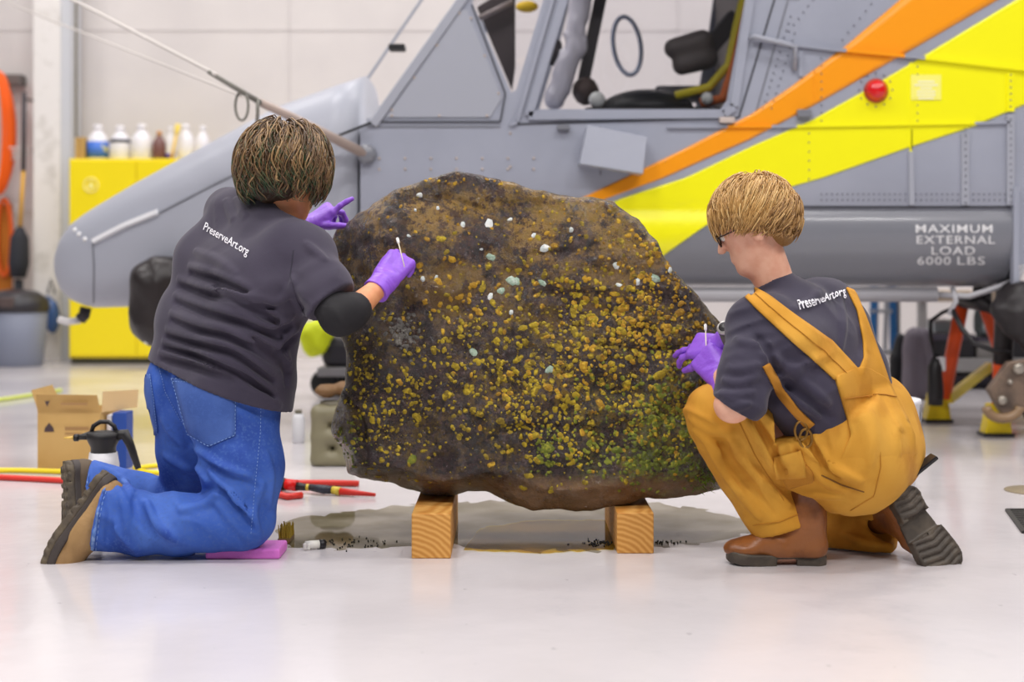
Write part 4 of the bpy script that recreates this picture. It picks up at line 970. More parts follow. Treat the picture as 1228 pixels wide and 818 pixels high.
# ------------------------------------------------------------------ people
def rot(x, z):
    """frame with forward x and (about) up z"""
    x = Vector(x).normalized(); z = Vector(z); z = (z - x * z.dot(x)).normalized(); y = z.cross(x)
    return Matrix((x, y, z)).transposed()
def head(f, c, R):
    """skull and face added to a body field; local x forward, y left, z up"""
    q = lambda x, y, z: Vector(c) + R @ Vector((x, y, z))
    f.ell(q(-.012, 0, .03), (.098, .076, .092), R, 0.02)
    f.cone(q(.03, 0, -.015), q(.056, 0, -.085), .062, .036, 0.03)
    f.cone(q(.0, .045, -.05), q(.055, .02, -.095), .022, .016, 0.03); f.cone(q(.0, -.045, -.05), q(.055, -.02, -.095), .022, .016, 0.03)
    f.ell(q(.075, 0, -.1), (.016, .02, .014), R, 0.012)
    f.cone(q(.088, 0, .012), q(.108, 0, -.028), .007, .012, 0.012)
    f.cone(q(.082, -.03, .026), q(.082, .03, .026), .012, .012, 0.012)
    for s in (1, -1):
        f.ell(q(.092, s*.032, .004), (.014, .016, .011), R, 0.008, True)
        f.ell(q(.078, s*.032, .004), (.012, .013, .012), R, 0.002)
        f.ell(q(-.010, s*.079, -.020), (.021, .010, .032), R, 0.006); f.ell(q(-.006, s*.089, -.016), (.011, .006, .018), R, 0.004, True)
    f.cone(q(.089, -.018, -.056), q(.089, .018, -.056), .0065, None, 0.006); f.cone(q(.087, -.016, -.068), q(.087, .016, -.068), .007, None, 0.006)
def eyes(c, R, parent):
    for s in (1, -1):
        p = Vector(c) + R @ Vector((.080, s*.032, .004))
        e = MB().ball(p, .0122, 12, 8).build('eye', M('eye_white', S(232, 228, 224), 0.2), parent)
        MB().ball(p + R @ Vector((.009, 0, 0)), .0055, 10, 6).build('iris', M('iris', S(60, 70, 70), 0.2), e)
def hair_locks(c, R, rad, roots, crown, length, wave, width, seed, mat, parent, flow=(0, 0, 0), fall=1.0, puff=0.016, keep=None):
    """locks combed from the crown over a scalp ellipsoid; the shade of each lock is an attribute"""
    rn = random.Random(seed); mb = MB(); mb.smooth = True; cols = []; c = Vector(c); down = R.transposed() @ Vector((0, 0, -1)); fl = Vector(flow)
    cr = Vector(crown).normalized()
    for i in range(roots):
        while True:
            d = Vector((rn.gauss(0, 1), rn.gauss(0, 1), rn.gauss(0, 1))).normalized()
            if d.dot(cr) > rn.uniform(-0.35, 0.9) and (keep is None or keep(d)): break
        n = 13; L = length(d, rn) / n; lay = rn.uniform(0.0, 1.0); ph = 4*mnoise.noise(d*2.6 + Vector((seed, 0, 0))) + rn.random()*1.4; wv = wave * rn.uniform(.5, 1.3); pts = []; p = Vector((d.x*rad[0], d.y*rad[1], d.z*rad[2]))
        for k in range(n + 1):
            e = Vector((p.x/rad[0], p.y/rad[1], p.z/rad[2])); l = e.length; nn = Vector((e.x/rad[0], e.y/rad[1], e.z/rad[2])).normalized()
            off = 0.002 + puff*lay*min(1, k/5)
            surf = Vector((e.x/l*rad[0], e.y/l*rad[1], e.z/l*rad[2])) + nn*off
            hang = max(0, min(1, (e.dot(down) - 0.15) * 1.5)) * fall
            p = surf.lerp(p, hang)
            pts.append(p.copy())
            aw = (p.normalized() - cr * p.normalized().dot(cr)); aw = aw.normalized() if aw.length > 1e-4 else d
            t = aw * (1.0 - hang*0.8) + down * (0.55 + hang) + fl; t = t - nn * t.dot(nn) * (1 - hang)
            side = nn.cross(t).normalized(); t = t.normalized() + side * wv * math.sin(ph + k * 0.62) + nn * wv * 0.5 * math.cos(ph*1.7 + k*0.55)
            p = p + t.normalized() * L
        w_ = width * rn.uniform(.6, 1.3); rs = [w_ * (0.55 + 0.45*math.sin(math.pi*min(1, (k+2)/n*0.9))) * (1 if k < n-3 else (n - k + 0.25)/3.6) for k in range(n + 1)]
        n0 = len(mb.v); mb.tube([c + R @ q_ for q_ in pts], rs, 5, True)
        tv = rn.random(); cols += [(tv, k // 5 / n) for k in range(len(mb.v) - n0)]
    me = bpy.data.meshes.new('m'); me.from_pydata(mb.v, [], mb.f)
    at = me.attributes.new('lock', 'FLOAT', 'POINT'); at.data.foreach_set('value', [q_[0] for q_ in cols])
    a2 = me.attributes.new('tip', 'FLOAT', 'POINT'); a2.data.foreach_set('value', [q_[1] for q_ in cols])
    return link('hair_strands', me, mat, parent, True)
def hair_mat(name, c1, c2, c3, tip=None, tipstart=0.75):
    m = bpy.data.materials.new(name); m.use_nodes = True; N, L = m.node_tree.nodes, m.node_tree.links; b = N['Principled BSDF']; b.inputs['Roughness'].default_value = 0.38
    a = N.new('ShaderNodeAttribute'); a.attribute_name = 'lock'; r = N.new('ShaderNodeValToRGB'); r.color_ramp.elements[0].color = c1; r.color_ramp.elements[1].color = c3; e = r.color_ramp.elements.new(0.55); e.color = c2
    L.new(a.outputs['Fac'], r.inputs[0]); out = r.outputs[0]
    if tip:
        t = N.new('ShaderNodeAttribute'); t.attribute_name = 'tip'; mr = N.new('ShaderNodeMapRange'); mr.inputs[1].default_value = tipstart; mr.inputs[2].default_value = 1.0; L.new(t.outputs['Fac'], mr.inputs[0])
        x = N.new('ShaderNodeMix'); x.data_type = 'RGBA'; L.new(mr.outputs[0], x.inputs[0]); L.new(out, x.inputs[6]); x.inputs[7].default_value = tip; out = x.outputs[2]
    L.new(out, b.inputs['Base Color']); return m
def hand(name, mat, parent, wrist, R, left, fingers, thumb, cuff, h=0.0026, wr=0.03):
    """glove with five fingers. local x to the fingers, z back of hand, y to the thumb (mirrored for a left hand).
    fingers = 4 x (spread, (bend1, bend2, bend3)); thumb = (out angle, down angle, bend)"""
    s = -1 if left else 1; wrist = Vector(wrist); W = lambda x, y, z: wrist + R @ Vector((x, s*y, z))
    lo = [min(wrist[i], cuff[i]) - 0.20 for i in range(3)]; hi = [max(wrist[i], cuff[i]) + 0.20 for i in range(3)]
    f = Field(lo, hi, h)
    for y0, y1 in ((-.020, -.032), (-.007, -.011), (.007, .011), (.018, .030)): f.cone(W(.0, y0, 0), W(.082, y1, 0), .017, .0145, 0.012)
    f.cone(W(.02, .024, -.006), W(.055, .034, -.008), .019, .014, 0.015)
    ln = (.074, .082, .077, .060); by = (.031, .0105, -.0105, -.030)
    g = Field(lo, hi, h); 
    for i in range(4):
        sp, bends = fingers[i]; p = Vector((.080 - (.006 if i == 3 else 0), by[i], 0)); a = 0; prev = p
        for j in range(3):
            a += bends[j]; d = Vector((math.cos(a)*math.cos(sp), math.cos(a)*math.sin(sp), -math.sin(a))); nx = prev + d * ln[i] * (.46, .30, .24)[j]
            r0 = (.0098, .0092, .0085, .0074)[j] * (0.88 if i == 3 else 1); r1 = (.0098, .0092, .0085, .0074)[j+1] * (0.88 if i == 3 else 1)
            f.cone(W(*prev), W(*nx), r0, r1, 0.0035); prev = nx
    ta, td, tb = thumb; p = Vector((.022, .026, -.006)); d = Vector((math.cos(ta), math.sin(ta)*math.cos(td), -math.sin(ta)*math.sin(td)))
    for j, (l_, r0, r1) in enumerate(((.045, .014, .012), (.034, .0115, .0105), (.026, .0102, .0085))):
        nx = p + d * l_; f.cone(W(*p), W(*nx), r0, r1, 0.005); p = nx
        d = (d + Vector((tb*0.8, -tb*0.9, 0)) ).normalized()
    cu = Vector(cuff); f.cone(W(0, 0, 0), cu, wr*0.92, wr*1.12, 0.015)
    u = (cu - wrist).normalized(); f.wrinkle(wrist, 0.07, u, 0.012, 0.0022, 4, 5)
    f.cut(cu, u); f.cone(cu - u*0.004, cu - u*0.0041, wr*1.17, wr*1.17, 0.003, False) if False else None
    return f.build(name, mat, parent, 1)
def strokes(f, lines, k=0.012):
    """cloth folds drawn on a field: (pixels, radius, lift) - a positive lift raises a ridge, a negative one cuts a groove"""
    pos, fc = f.arrays(); bv = BVHTree.FromPolygons(pos.tolist(), fc.tolist())
    for pl, r, lift in lines:
        L_ = sum(math.dist(a, b) for a, b in zip(pl, pl[1:])); n = max(4, int(L_ / 7))
        # a soft curve through the drawn points
        q_ = resample(pl, n); q_ = [sum((q_[max(0, min(n-1, i+j))] for j in (-1, 0, 1)), Vector((0, 0))) / 3 for i in range(n)]
        pts = []
        for i, c in enumerate(q_):
            p, nn = hit(bv, c.x, c.y); t = math.sin(math.pi * (i + 0.35) / (n - 0.3)) ** 0.6; rr = r * (0.35 + 0.65 * max(0, t))
            pts.append((p + nn * ((lift - r) * (1 if lift > 0 else -1) * 1.0 if lift > 0 else (r + lift)) , rr))
        f.rope(pts, k, lift < 0)
def torso(f, rows, k=0.06):
    """rows of (near, far, radius): near/far points of the trunk at each level"""
    for (a, b, r), (a2, b2, r2) in zip(rows, rows[1:]):
        c, c2 = (Vector(a)+Vector(b))/2, (Vector(a2)+Vector(b2))/2
        f.cone(a, a2, r, r2, k); f.cone(b, b2, r, r2, k); f.cone(c, c2, r, r2, k); f.cone(a, b, r, r, k); f.cone(a2, b2, r2, r2, k)
skin_w = M('skin_tan', S(226, 158, 112), 0.5, var=[(S(214, 140, 98), 30, 0.4, 0.7)]); skin_m = M('skin_fair', S(238, 184, 156), 0.5, var=[(S(228, 164, 136), 30, 0.4, 0.7)])
glv = M('nitrile_purple', S(150, 92, 222), 0.38, bump=(120, 0.15))
tee = M('tee_charcoal', S(62, 56, 73), 0.85, var=[(S(54, 48, 66), 5, 0.4, 0.7)], bump=(420, 0.12), sheen=0.15)
def denim():
    m = M('denim', S(50, 90, 178), 0.8, var=[(S(82, 122, 204), 3.2, 0.42, 0.66), (S(36, 72, 160), 7, 0.48, 0.68), (S(66, 100, 176), 120, 0.5, 0.7)], bump=(500, 0.08))
    return m
jean = denim(); jean_d = M('denim_dark', S(56, 88, 160), 0.8, var=[(S(74, 106, 178), 9, 0.4, 0.65), (S(64, 98, 172), 120, 0.5, 0.7)], bump=(500, 0.2))
stch = M('stitch_pale', S(124, 156, 210), 0.8)

# ---- the kneeling worker in jeans
pw = empty('person', (P(270, 660, 3.95).x, 3.98, 0), 'kneeling person in charcoal t-shirt, blue jeans and purple gloves working on the boulder', 'person')
HC = P(348, 208, 4.02); HR = rot((0.72, 0.58, -0.38), (0.25, 0.2, 1))
WR = [(P(284, 478, 3.94), P(234, 452, 4.10), .118), (P(298, 408, 3.92), P(244, 388, 4.10), .114), (P(322, 345, 3.90), P(264, 318, 4.13), .113), (P(350, 306, 3.89), P(288, 266, 4.15), .086)]
def body_w():
    f = Field(P(30, 680, 3.95) - Vector((0, .45, .02)), P(520, 125, 4.0) + Vector((0, .55, .05)), 0.0085)
    torso(f, [(a, b, r - (.066, .045, .02, .02)[i]) for i, (a, b, r) in enumerate(WR)], 0.05)
    f.cone(P(318, 285, 4.02), P(340, 240, 4.03), .062, .055, 0.03); head(f, HC, HR)
    f.chain([(P(368, 310, 3.86), .045), (P(404, 380, 3.745), .038), (P(424, 372, 3.77), .038), (P(456, 343, 3.885), .026), (P(464, 332, 3.905), .022)], 0.02)
    f.chain([(P(272, 254, 4.2), .05), (P(330, 296, 4.36), .042), (P(368, 272, 4.34), .027)], 0.02)
    f.chain([(P(278, 488, 3.95), .07), (P(290, 622, 3.87), .05), (P(130, 618, 3.86), .045), (P(104, 625, 3.86), .03)], 0.03)
    f.chain([(P(230, 468, 4.09), .07), (P(243, 608, 4.18), .05), (P(110, 582, 4.14), .045), (P(98, 590, 4.12), .03)], 0.03)
    return f.build('body', skin_w, pw, 1)
body_w(); eyes(HC, HR, pw)
def jeans_w():
    f = Field(P(88, 680, 3.95) - Vector((0, .35, .02)), P(350, 415, 4.0) + Vector((0, .45, .0)), 0.0058)
    f.cone(P(278, 484, 3.945), P(231, 464, 4.08), .122, .122, 0.05); f.cone(P(284, 440, 3.945), P(238, 424, 4.08), .105, .105, 0.05)
    f.chain([(P(278, 486, 3.945), .124), (P(290, 560, 3.905), .106), (P(291, 618, 3.875), .088)], 0.05)
    f.chain([(P(231, 466, 4.07), .124), (P(236, 540, 4.13), .104), (P(243, 606, 4.18), .086)], 0.05)
    f.chain([(P(290, 624, 3.872), .080), (P(215, 629, 3.87), .080), (P(165, 629, 3.865), .078), (P(118, 618, 3.86), .097)], 0.025)
    f.chain([(P(243, 610, 4.18), .082), (P(170, 600, 4.16), .070), (P(104, 584, 4.13), .080)], 0.025)
    f.cone(P(196, 430, 3.98), P(203, 480, 3.955), .008, .010, 0.05, True); f.cone(P(203, 480, 3.955), P(236, 532, 3.975), .010, .014, 0.06, True)
    # folds behind the knee, at the seat and along the shin
    f.wrinkle(P(250, 560, 3.85), 0.16, (0.5, 0, 1), 0.045, 0.010, 2, 4); f.wrinkle(P(300, 620, 3.80), 0.13, (1, 0.2, 0.5), 0.035, 0.010, 5, 4)
    f.wrinkle(P(165, 620, 3.80), 0.16, (1, 0, 0.5), 0.050, 0.014, 9, 3); f.wrinkle(P(230, 640, 3.80), 0.15, (0.3, 0, 1), 0.04, 0.008, 12, 4); f.wrinkle(P(160, 575, 4.1), 0.15, (1, 0, -0.3), 0.04, 0.010, 14, 3)
    f.wrinkle(P(300, 490, 3.84), 0.13, (0.7, 0, 1), 0.04, 0.005, 16, 4)
    strokes(f, [([(232,535),(262,560),(300,572)], 0.0134, 0.0142), ([(250,562),(275,592),(306,628)], 0.0146, 0.0161), ([(312,648),(302,612),(316,578)], 0.0123, 0.0121), ([(258,600),(282,628),(300,650)], 0.0123, 0.0121), ([(175,600),(183,625),(212,650)], 0.0146, 0.0161), ([(140,583),(152,608),(152,640)], 0.0134, 0.0142), ([(215,612),(250,606),(262,590)], 0.0134, 0.0142),
        ([(162,592),(168,620),(188,646)], 0.0146, -0.0181), ([(236,592),(258,580),(286,604),(304,636)], 0.0123, -0.0161), ([(240,548),(270,570),(310,585)], 0.0112, -0.0101), ([(128,590),(134,620),(128,650)], 0.0112, -0.0101), ([(318,540),(326,570),(322,610)], 0.0112, 0.0101), ([(120,560),(140,570),(160,590)], 0.0112, 0.0121), ([(196,545),(215,558),(235,566)], 0.0112, 0.0121), ([(194,500),(205,520),(222,535)], 0.0112, 0.0101)])
    f.cut(P(119, 618, 3.86), (-1, -0.12, 0.22), 0, P(112, 618, 3.86), 0.16); f.cut(P(100, 582, 4.13), (-1, -0.35, 0.25), 0, P(96, 582, 4.13), 0.13)
    f.cut((0, 0, 0.004), (0, 0, -1)); f.cut((0, 0, 0.0285), (0, 0, -1), 0, P(296, 655, 3.97), 0.115); f.cut(P(178, 426, 3.95), (0.31, 0, 0.95))
    return f.build('jeans', jean, pw, 1)
jw = jeans_w(); JB = bvh_of(jw)
def pocket(A, B, tipA, lab='pocket'):
    return patch(JB, A, B, 16, 12, 0.004, 0.004, jean_d, 'pocket', jw)
pocket([(207, 454), (217, 490), (226, 520), (250, 534.5)], [(282, 456), (283, 490), (282, 522), (252, 535.5)], None)
patch(JB, [(174, 449), (175, 470), (179, 500), (186, 522)], [(181, 449), (184, 475), (188, 500), (190, 518)], 12, 5, 0.004, 0.004, jean_d, 'pocket', jw)
for pl, n in (([(207, 454), (282, 456), (282, 522), (251, 535), (226, 520), (207, 454)], 60), ([(208.5, 458), (280, 460)], 22), ([(181, 449), (188, 500), (190, 520)], 22), ([(313, 472), (312, 520), (306, 580), (301, 640)], 40), ([(190, 438), (198, 470), (214, 500), (232, 525)], 30), ([(197, 440), (222, 442)], 12)):
    seam(JB, pl, n * 2, 0.0045 if n in (60, 22) else 0.001, 0.0010, stch, 'stitching', jw, dash=1)
patch(JB, [(131, 576), (121, 600), (116, 630), (113, 660)], [(121, 575), (112, 600), (108, 630), (107, 658)], 20, 4, 0.004, 0.004, M('cuff_pale', S(92, 128, 196), 0.8, var=[(S(140, 168, 215), 60, 0.45, 0.6)], bump=(200, 0.4)), 'cuff', jw)
seam(JB, [(132, 577), (123, 600), (118, 630), (115, 660)], 26, 0.002, 0.0012, stch, 'stitching', jw, dash=1)
patch(JB, [(106, 553), (103, 566), (102, 580)], [(99, 551), (97, 566), (96, 580)], 8, 4, 0.004, 0.004, MATS['cuff_pale'], 'cuff', jw)
def tee_w():
    f = Field(P(160, 510, 3.95) - Vector((0, .40, .0)), P(445, 215, 4.0) + Vector((0, .52, .0)), 0.0055)
    torso(f, WR, 0.05)
    f.cone(P(350, 306, 3.89), P(372, 306, 3.87), .075, .064, 0.04); f.cone(P(288, 264, 4.16), P(272, 250, 4.2), .07, .055, 0.04)
    f.cone(P(330, 286, 3.96), P(334, 262, 4.02), .07, .056, 0.04); f.cone(P(280, 262, 4.15), P(330, 258, 4.05), .05, .056, 0.04)
    f.chain([(P(370, 308, 3.86), .066), (P(390, 346, 3.80), .067), (P(400, 372, 3.765), .067)], 0.03)
    f.chain([(P(272, 252, 4.2), .058), (P(315, 285, 4.32), .06)], 0.03)
    # hanging belly side and hem flare
    f.cone(P(283, 468, 3.945), P(236, 446, 4.085), .130, .130, 0.04); f.cone(P(286, 490, 3.945), P(236, 470, 4.085), .130, .130, 0.04)
    f.cone(P(318, 455, 3.96), P(300, 492, 3.95), .085, .105, 0.05); f.cone(P(240, 440, 4.09), P(236, 468, 4.09), .118, .122, 0.05)
    ax = (P(330, 270, 4.0) - P(258, 460, 4.0))
    f.rough(9, 0.006, 3, 2)
    f.wrinkle(P(345, 385, 3.78), 0.16, (0.5, 0, 1), 0.045, 0.014, 11, 4); f.wrinkle(P(280, 340, 3.86), 0.2, (-0.4, 0, 1), 0.05, 0.006, 14, 5); f.wrinkle(P(380, 330, 3.76), 0.1, (0.6, 0, -1), 0.03, 0.005, 15, 4); f.wrinkle(P(285, 250, 4.05), 0.12, (1, 0, 0.2), 0.03, 0.005, 17, 5)
    rd = [[(212,333),(250,345),(290,352),(330,362)], [(208,352),(240,365),(290,378),(340,398)], [(203,374),(235,387),(270,394),(310,412),(350,440)], [(198,394),(235,404),(280,414),(330,450)], [(194,408),(240,420),(290,440),(330,470)],
          [(190,421),(230,430),(280,448)], [(255,333),(300,360),(345,385)], [(352,378),(334,392),(318,388)], [(300,395),(345,425),(344,455)], [(360,392),(340,405),(330,420)], [(225,318),(260,326),(300,345)], [(232,300),(262,312),(285,330)],
          [(325,365),(350,352),(352,330)], [(372,380),(356,366),(352,345)], [(282,236),(290,248),(296,262)], [(270,238),(276,250),(280,266)], [(366,290),(376,302),(392,312)], [(290,462),(318,474),(338,488)]]
    strokes(f, [(l, .013, .011) for l in rd] + [([(x, y + 9) for x, y in l], 0.0123, -0.0161) for l in rd[:11]], 0.010)
    # sleeve end and hem cuts
    f.cut(P(393, 367, 3.775), Vector((0.55, -0.25, -0.62)), 0, P(402, 378, 3.77), 0.12)
    f.cut(P(178, 438, 3.95), Vector((-0.31, 0.0, -0.95)), 0)
    f.cone(P(345, 250, 4.04), P(352, 225, 4.06), .058, .06, 0.006, True); f.cone(P(351, 260, 3.985), P(356, 232, 4.0), .046, .06, 0.006, True)
    return f.build('t_shirt', tee, pw, 1)
tw = tee_w(); TB = bvh_of(tw)
lettering(TB, 'PreserveArt.org', (244, 276), (297, 307), (3.4, -9.2), 0.0026, M('print_tee', S(240, 238, 244), 0.6), 'lettering', tw, bold=0.004)
seam(TB, [(352, 300), (348, 330), (356, 360), (366, 378)], 24, 0.0, 0.0016, M('tee_seam', S(52, 48, 62), 0.8), 'armhole_seam', tw)
f = Field(P(360, 430, 3.72) - Vector((0, .2, .0)), P(450, 340, 3.75) + Vector((0, .2, .0)), 0.005)
f.chain([(P(385, 352, 3.80), .050), (P(406, 380, 3.74), .0475), (P(420, 375, 3.755), .046), (P(433, 364, 3.80), .041)], 0.02)
f.wrinkle(P(415, 383, 3.70), 0.09, (0.8, 0, 0.6), 0.02, 0.003, 2, 4); f.cut(P(431, 366, 3.79), P(445, 352, 3.85) - P(420, 378, 3.76))
f.build('elbow_sleeve', M('sleeve_black', S(24, 22, 26), 0.8), pw, 1)
# gloves
gr = rot((0.50, 0.42, 0.72), (-0.10, -0.86, 0.42))
hand('glove', glv, pw, P(461, 337, 3.895), gr, False, [(0.06, (0.75, 1.1, 0.7)), (0.02, (0.85, 1.1, 0.7)), (-0.04, (0.95, 1.1, 0.6)), (-0.12, (1.0, 1.0, 0.6))], (0.75, 1.1, 0.25), P(450, 350, 3.866), wr=0.034)
gl = rot((0.78, 0.10, 0.58), (-0.45, -0.45, 0.75))
hand('glove', glv, pw, P(369, 271, 4.27), gl, True, [(0.02, (-0.1, 0.15, 0.1)), (0.0, (0.8, 0.9, 0.5)), (-0.05, (0.9, 0.9, 0.5)), (-0.1, (1.0, 0.9, 0.5))], (0.85, 0.35, 0.0), P(350, 283, 4.30), wr=0.034)
# shoes
def shoe(name, toe, heel, up, d_toe, d_heel, parent, upper, solem, boot=False, left=False, length=None, laces=True, trd=None, wide=1.0):
    T, Hh = P(*toe, d_toe), P(*heel, d_heel); R = rot(T - Hh, up); L = length or (T - Hh).length; o = Hh
    s = -1 if left else 1; W = lambda x, y, z: o + R @ Vector((x*L, s*y*wide, z))
    e = empty(name, o) if False else None
    lo = [min(T[i], Hh[i]) - 0.20 for i in range(3)]; hi = [max(T[i], Hh[i]) + 0.20 for i in range(3)]
    def outline(u):      # half width along the foot
        return 0.030 + 0.016*math.sin(min(1, max(0, u))*math.pi*0.5)
    Ri = R.transposed()
    spring = 0.010 if boot else 0.034
    def slab(z0, z1, grow):
        def fn(X, Y, Z):
            x, y, z = X-o.x, Y-o.y, Z-o.z
            u = Ri[0][0]*x+Ri[0][1]*y+Ri[0][2]*z; v = (Ri[1][0]*x+Ri[1][1]*y+Ri[1][2]*z)*s/wide; w_ = Ri[2][0]*x+Ri[2][1]*y+Ri[2][2]*z
            w_ = w_ - spring * np.clip((u/L - 0.62)/0.38, 0, 1.2)**2
            t = u/L; hw = (0.030 + 0.017*np.clip((t-0.1)/0.6, 0, 1)**1.2 + 0.006*np.exp(-((t-0.08)/0.1)**2) + grow); cv = 0.006*np.sin(np.clip(t, 0, 1)*math.pi)
            # rounded ends
            t0, t1 = 0.034+grow, L-0.046+grow*0.0; uc = np.clip(u, 0.034, L-0.047); du = u-uc; e2 = np.sqrt((du/1.0)**2 + np.maximum(np.abs(v-cv)-0, 0)**2)
            dd = np.where(np.abs(du) > 0, np.sqrt(du*du + (v-cv)**2) - hw, np.abs(v-cv) - hw)
            return np.maximum(dd, np.maximum(z0-w_, w_-z1)), u, v, w_, dd
        return fn
    f = Field(lo, hi, 0.004); sf = slab(0.0, 0.032 if boot else 0.022, 0.003)
    q = f.sl(f.lo, [a[-1] for a in f.ax]); X, Y, Z = f.xyz(q)
    dd, u, v, w_, d2 = sf(X, Y, Z)
    if boot:      # heel block with a gap at the arch
        dd = np.maximum(dd, -np.maximum(np.abs(u - L*0.41) - L*0.10, w_ - 0.021))
    tr = (np.sin(u*2*math.pi/0.019 + np.abs(v)*90) if boot else np.sin(u*2*math.pi/0.026)*0.6 + np.sin(v*2*math.pi/0.026 + 1.0)*0.6)
    dd = dd + np.where((w_ < 0.011) & ((d2 < -0.006) if boot else True), np.clip(tr*1.6, 0, 1)*(0.006 if boot else 0.009), 0)
    f.v = np.minimum(f.v, dd.astype(np.float32)); so = f.build('sole', solem, parent, 0)
    if not boot:
        f = Field(lo, hi, 0.004); f.v = np.minimum(f.v, slab(0.020, 0.044, 0.004)(X, Y, Z)[0].astype(np.float32)); f.build('midsole', M('midsole_dark', S(66, 58, 54), 0.7), parent, 1)
    g = Field(lo, hi, 0.0045)
    g.cone(W(.16, 0, .050), W(.50, .002, .060), .042, .045, 0.03); g.cone(W(.50, .002, .062), W(.76, .004, .044 if boot else .060), .044, .030 if boot else .042, 0.03); g.ell(W(.84, .004, .040 if boot else .062), (.052, .046, .028 if boot else .042), R, 0.02)
    g.cone(W(.17, 0, .06), W(.20, 0, .125 if boot else .080), .042, .044 if boot else .038, 0.03); g.cone(W(.42, 0, .06), W(.26, 0, .12 if boot else .085), .04, .042, 0.03)
    if boot: g.cone(W(.20, 0, .12), W(.20, 0, .20), .047, .052, 0.03)
    if boot: g.wrinkle(W(.45, 0, .08), 0.09, R @ Vector((1, 0, -0.6)), 0.03, 0.004, 3, 4)
    g.cut(W(0, 0, .026 if boot else .036), R @ Vector((0, 0, -1))); up_ = g.build('shoe_upper', upper, parent, 1)
    if laces:
        mb = MB()
        for k in range(4):
            x = .40 + .07*k; zt = .094 - .012*k if not boot else .11 - .02*k
            for a, b in ((-1, 1), (1, -1)): mb.tube([W(x, a*.02, zt - .004), W(x + .03, 0, zt + .004), W(x + .06, b*.02, zt - .012)], .0022, 5)
        mb.build('laces', M('lace_dark', S(70, 54, 44), 0.8), up_)['kind'] = 'stuff'
    return W, R
tan = M('nubuck_tan', S(172, 136, 88), 0.7, var=[(S(150, 116, 74), 12, 0.4, 0.65)], bump=(60, 0.3)); tand = M('nubuck_dark', S(92, 76, 58), 0.7)
solem = M('sole_brown', S(82, 72, 60), 0.7, var=[(S(104, 92, 72), 30, 0.45, 0.65)]); 
shoe('shoe', (46, 672), (124, 563), (0.80, -0.12, -0.58), 3.83, 3.86, pw, tan, solem, laces=True, length=0.315)
shoe('shoe', (78, 651), (76, 553), (0.86, 0.52, -0.12), 4.07, 4.10, pw, tand, solem, left=True, laces=False, length=0.275)
# hair: wavy brown bob with green ends
hb = Field(HC - Vector((.2, .2, .2)), HC + Vector((.2, .2, .2)), 0.006)
hq = lambda x, y, z: HC + HR @ Vector((x, y, z))
hb.ell(hq(-.022, 0, .030), (.106, .100, .098), HR, 0.0); hb.cone(hq(-.06, 0, .0), hq(-.055, 0, -.06), .074, .052, 0.03); hb.cone(hq(-.04, .05, 0), hq(-.03, .062, -.06), .045, .035, 0.03); hb.cone(hq(-.04, -.05, 0), hq(-.03, -.062, -.06), .045, .035, 0.03)
hb.ell(hq(.085, 0, -.01), (.04, .056, .085), HR, 0.01, True); hb.rough(40, 0.006, 3)
hwm = hair_mat('hair_brown_green', S(66, 48, 32), S(112, 84, 56), S(160, 128, 86), S(18, 112, 78), 0.74)
hw_ = hb.build('hair', M('hair_base_brown', S(58, 42, 30), 0.5, bump=(60, 0.8)), pw, 1)
hair_locks(hq(-.026, 0, .008), HR, (.110, .104, .116), 4600, (-.25, 0.1, 1), lambda d, r: r.uniform(.06, .21) * (0.85 + 0.4*mnoise.noise(d*3)), 0.62, .0021, 5, hwm, hw_, puff=0.034, fall=0.4, keep=lambda d: not (d.x > 0.55 and d.z < 0.35))

# ---- the crouching worker in brown overalls
pm = empty('person', (P(1000, 680, 3.85).x, 3.85, 0), 'crouching person in tan bib overalls and dark sweatshirt with short blond hair', 'person')
MC = P(903, 270, 3.86); MR = rot((-0.90, 0.28, -0.44), (-0.42, 0.05, 1))
SR = [(P(985, 515, 3.77), P(1034, 492, 3.95), .092), (P(966, 468, 3.745), P(1016, 446, 3.94), .089), (P(938, 420, 3.735), P(994, 398, 3.95), .091), (P(918, 392, 3.74), P(980, 370, 3.96), .072)]
def body_m():
    f = Field(P(800, 690, 3.85) - Vector((0, .45, .02)), P(1150, 210, 3.9) + Vector((0, .5, .05)), 0.0085)
    torso(f, [(a, b, r - (.04, .03, .02, .02)[i]) for i, (a, b, r) in enumerate(SR)], 0.05)
    f.cone(P(932, 348, 3.86), P(914, 300, 3.86), .054, .056, 0.03); head(f, MC, MR)
    f.chain([(P(904, 392, 3.71), .05), (P(880, 486, 3.615), .042), (P(878, 470, 3.70), .036), (P(866, 452, 3.77), .028)], 0.015)
    f.cone(P(877, 485, 3.62), P(876, 486, 3.62), .043, .043, 0.01)
    f.chain([(P(996, 362, 3.98), .05), (P(930, 402, 3.86), .042), (P(872, 405, 3.828), .025)], 0.02)
    f.chain([(P(1015, 555, 3.82), .08), (P(858, 500, 3.79), .045), (P(945, 630, 3.81), .045), (P(955, 655, 3.81), .04), (P(905, 668, 3.80), .03)], 0.03)
    f.chain([(P(1050, 538, 4.0), .1), (P(955, 600, 4.14), .055), (P(1036, 612, 4.02), .036), (P(1056, 606, 3.97), .026)], 0.03)
    return f.build('body', skin_m, pm, 1)
body_m(); eyes(MC, MR, pm)
duck = M('duck_canvas', S(204, 144, 40), 0.85, var=[(S(218, 162, 60), 3.5, 0.42, 0.68), (S(186, 124, 28), 8, 0.5, 0.7)], bump=(380, 0.18)); duck_d = M('duck_canvas_dark', S(184, 124, 32), 0.85, bump=(380, 0.18))
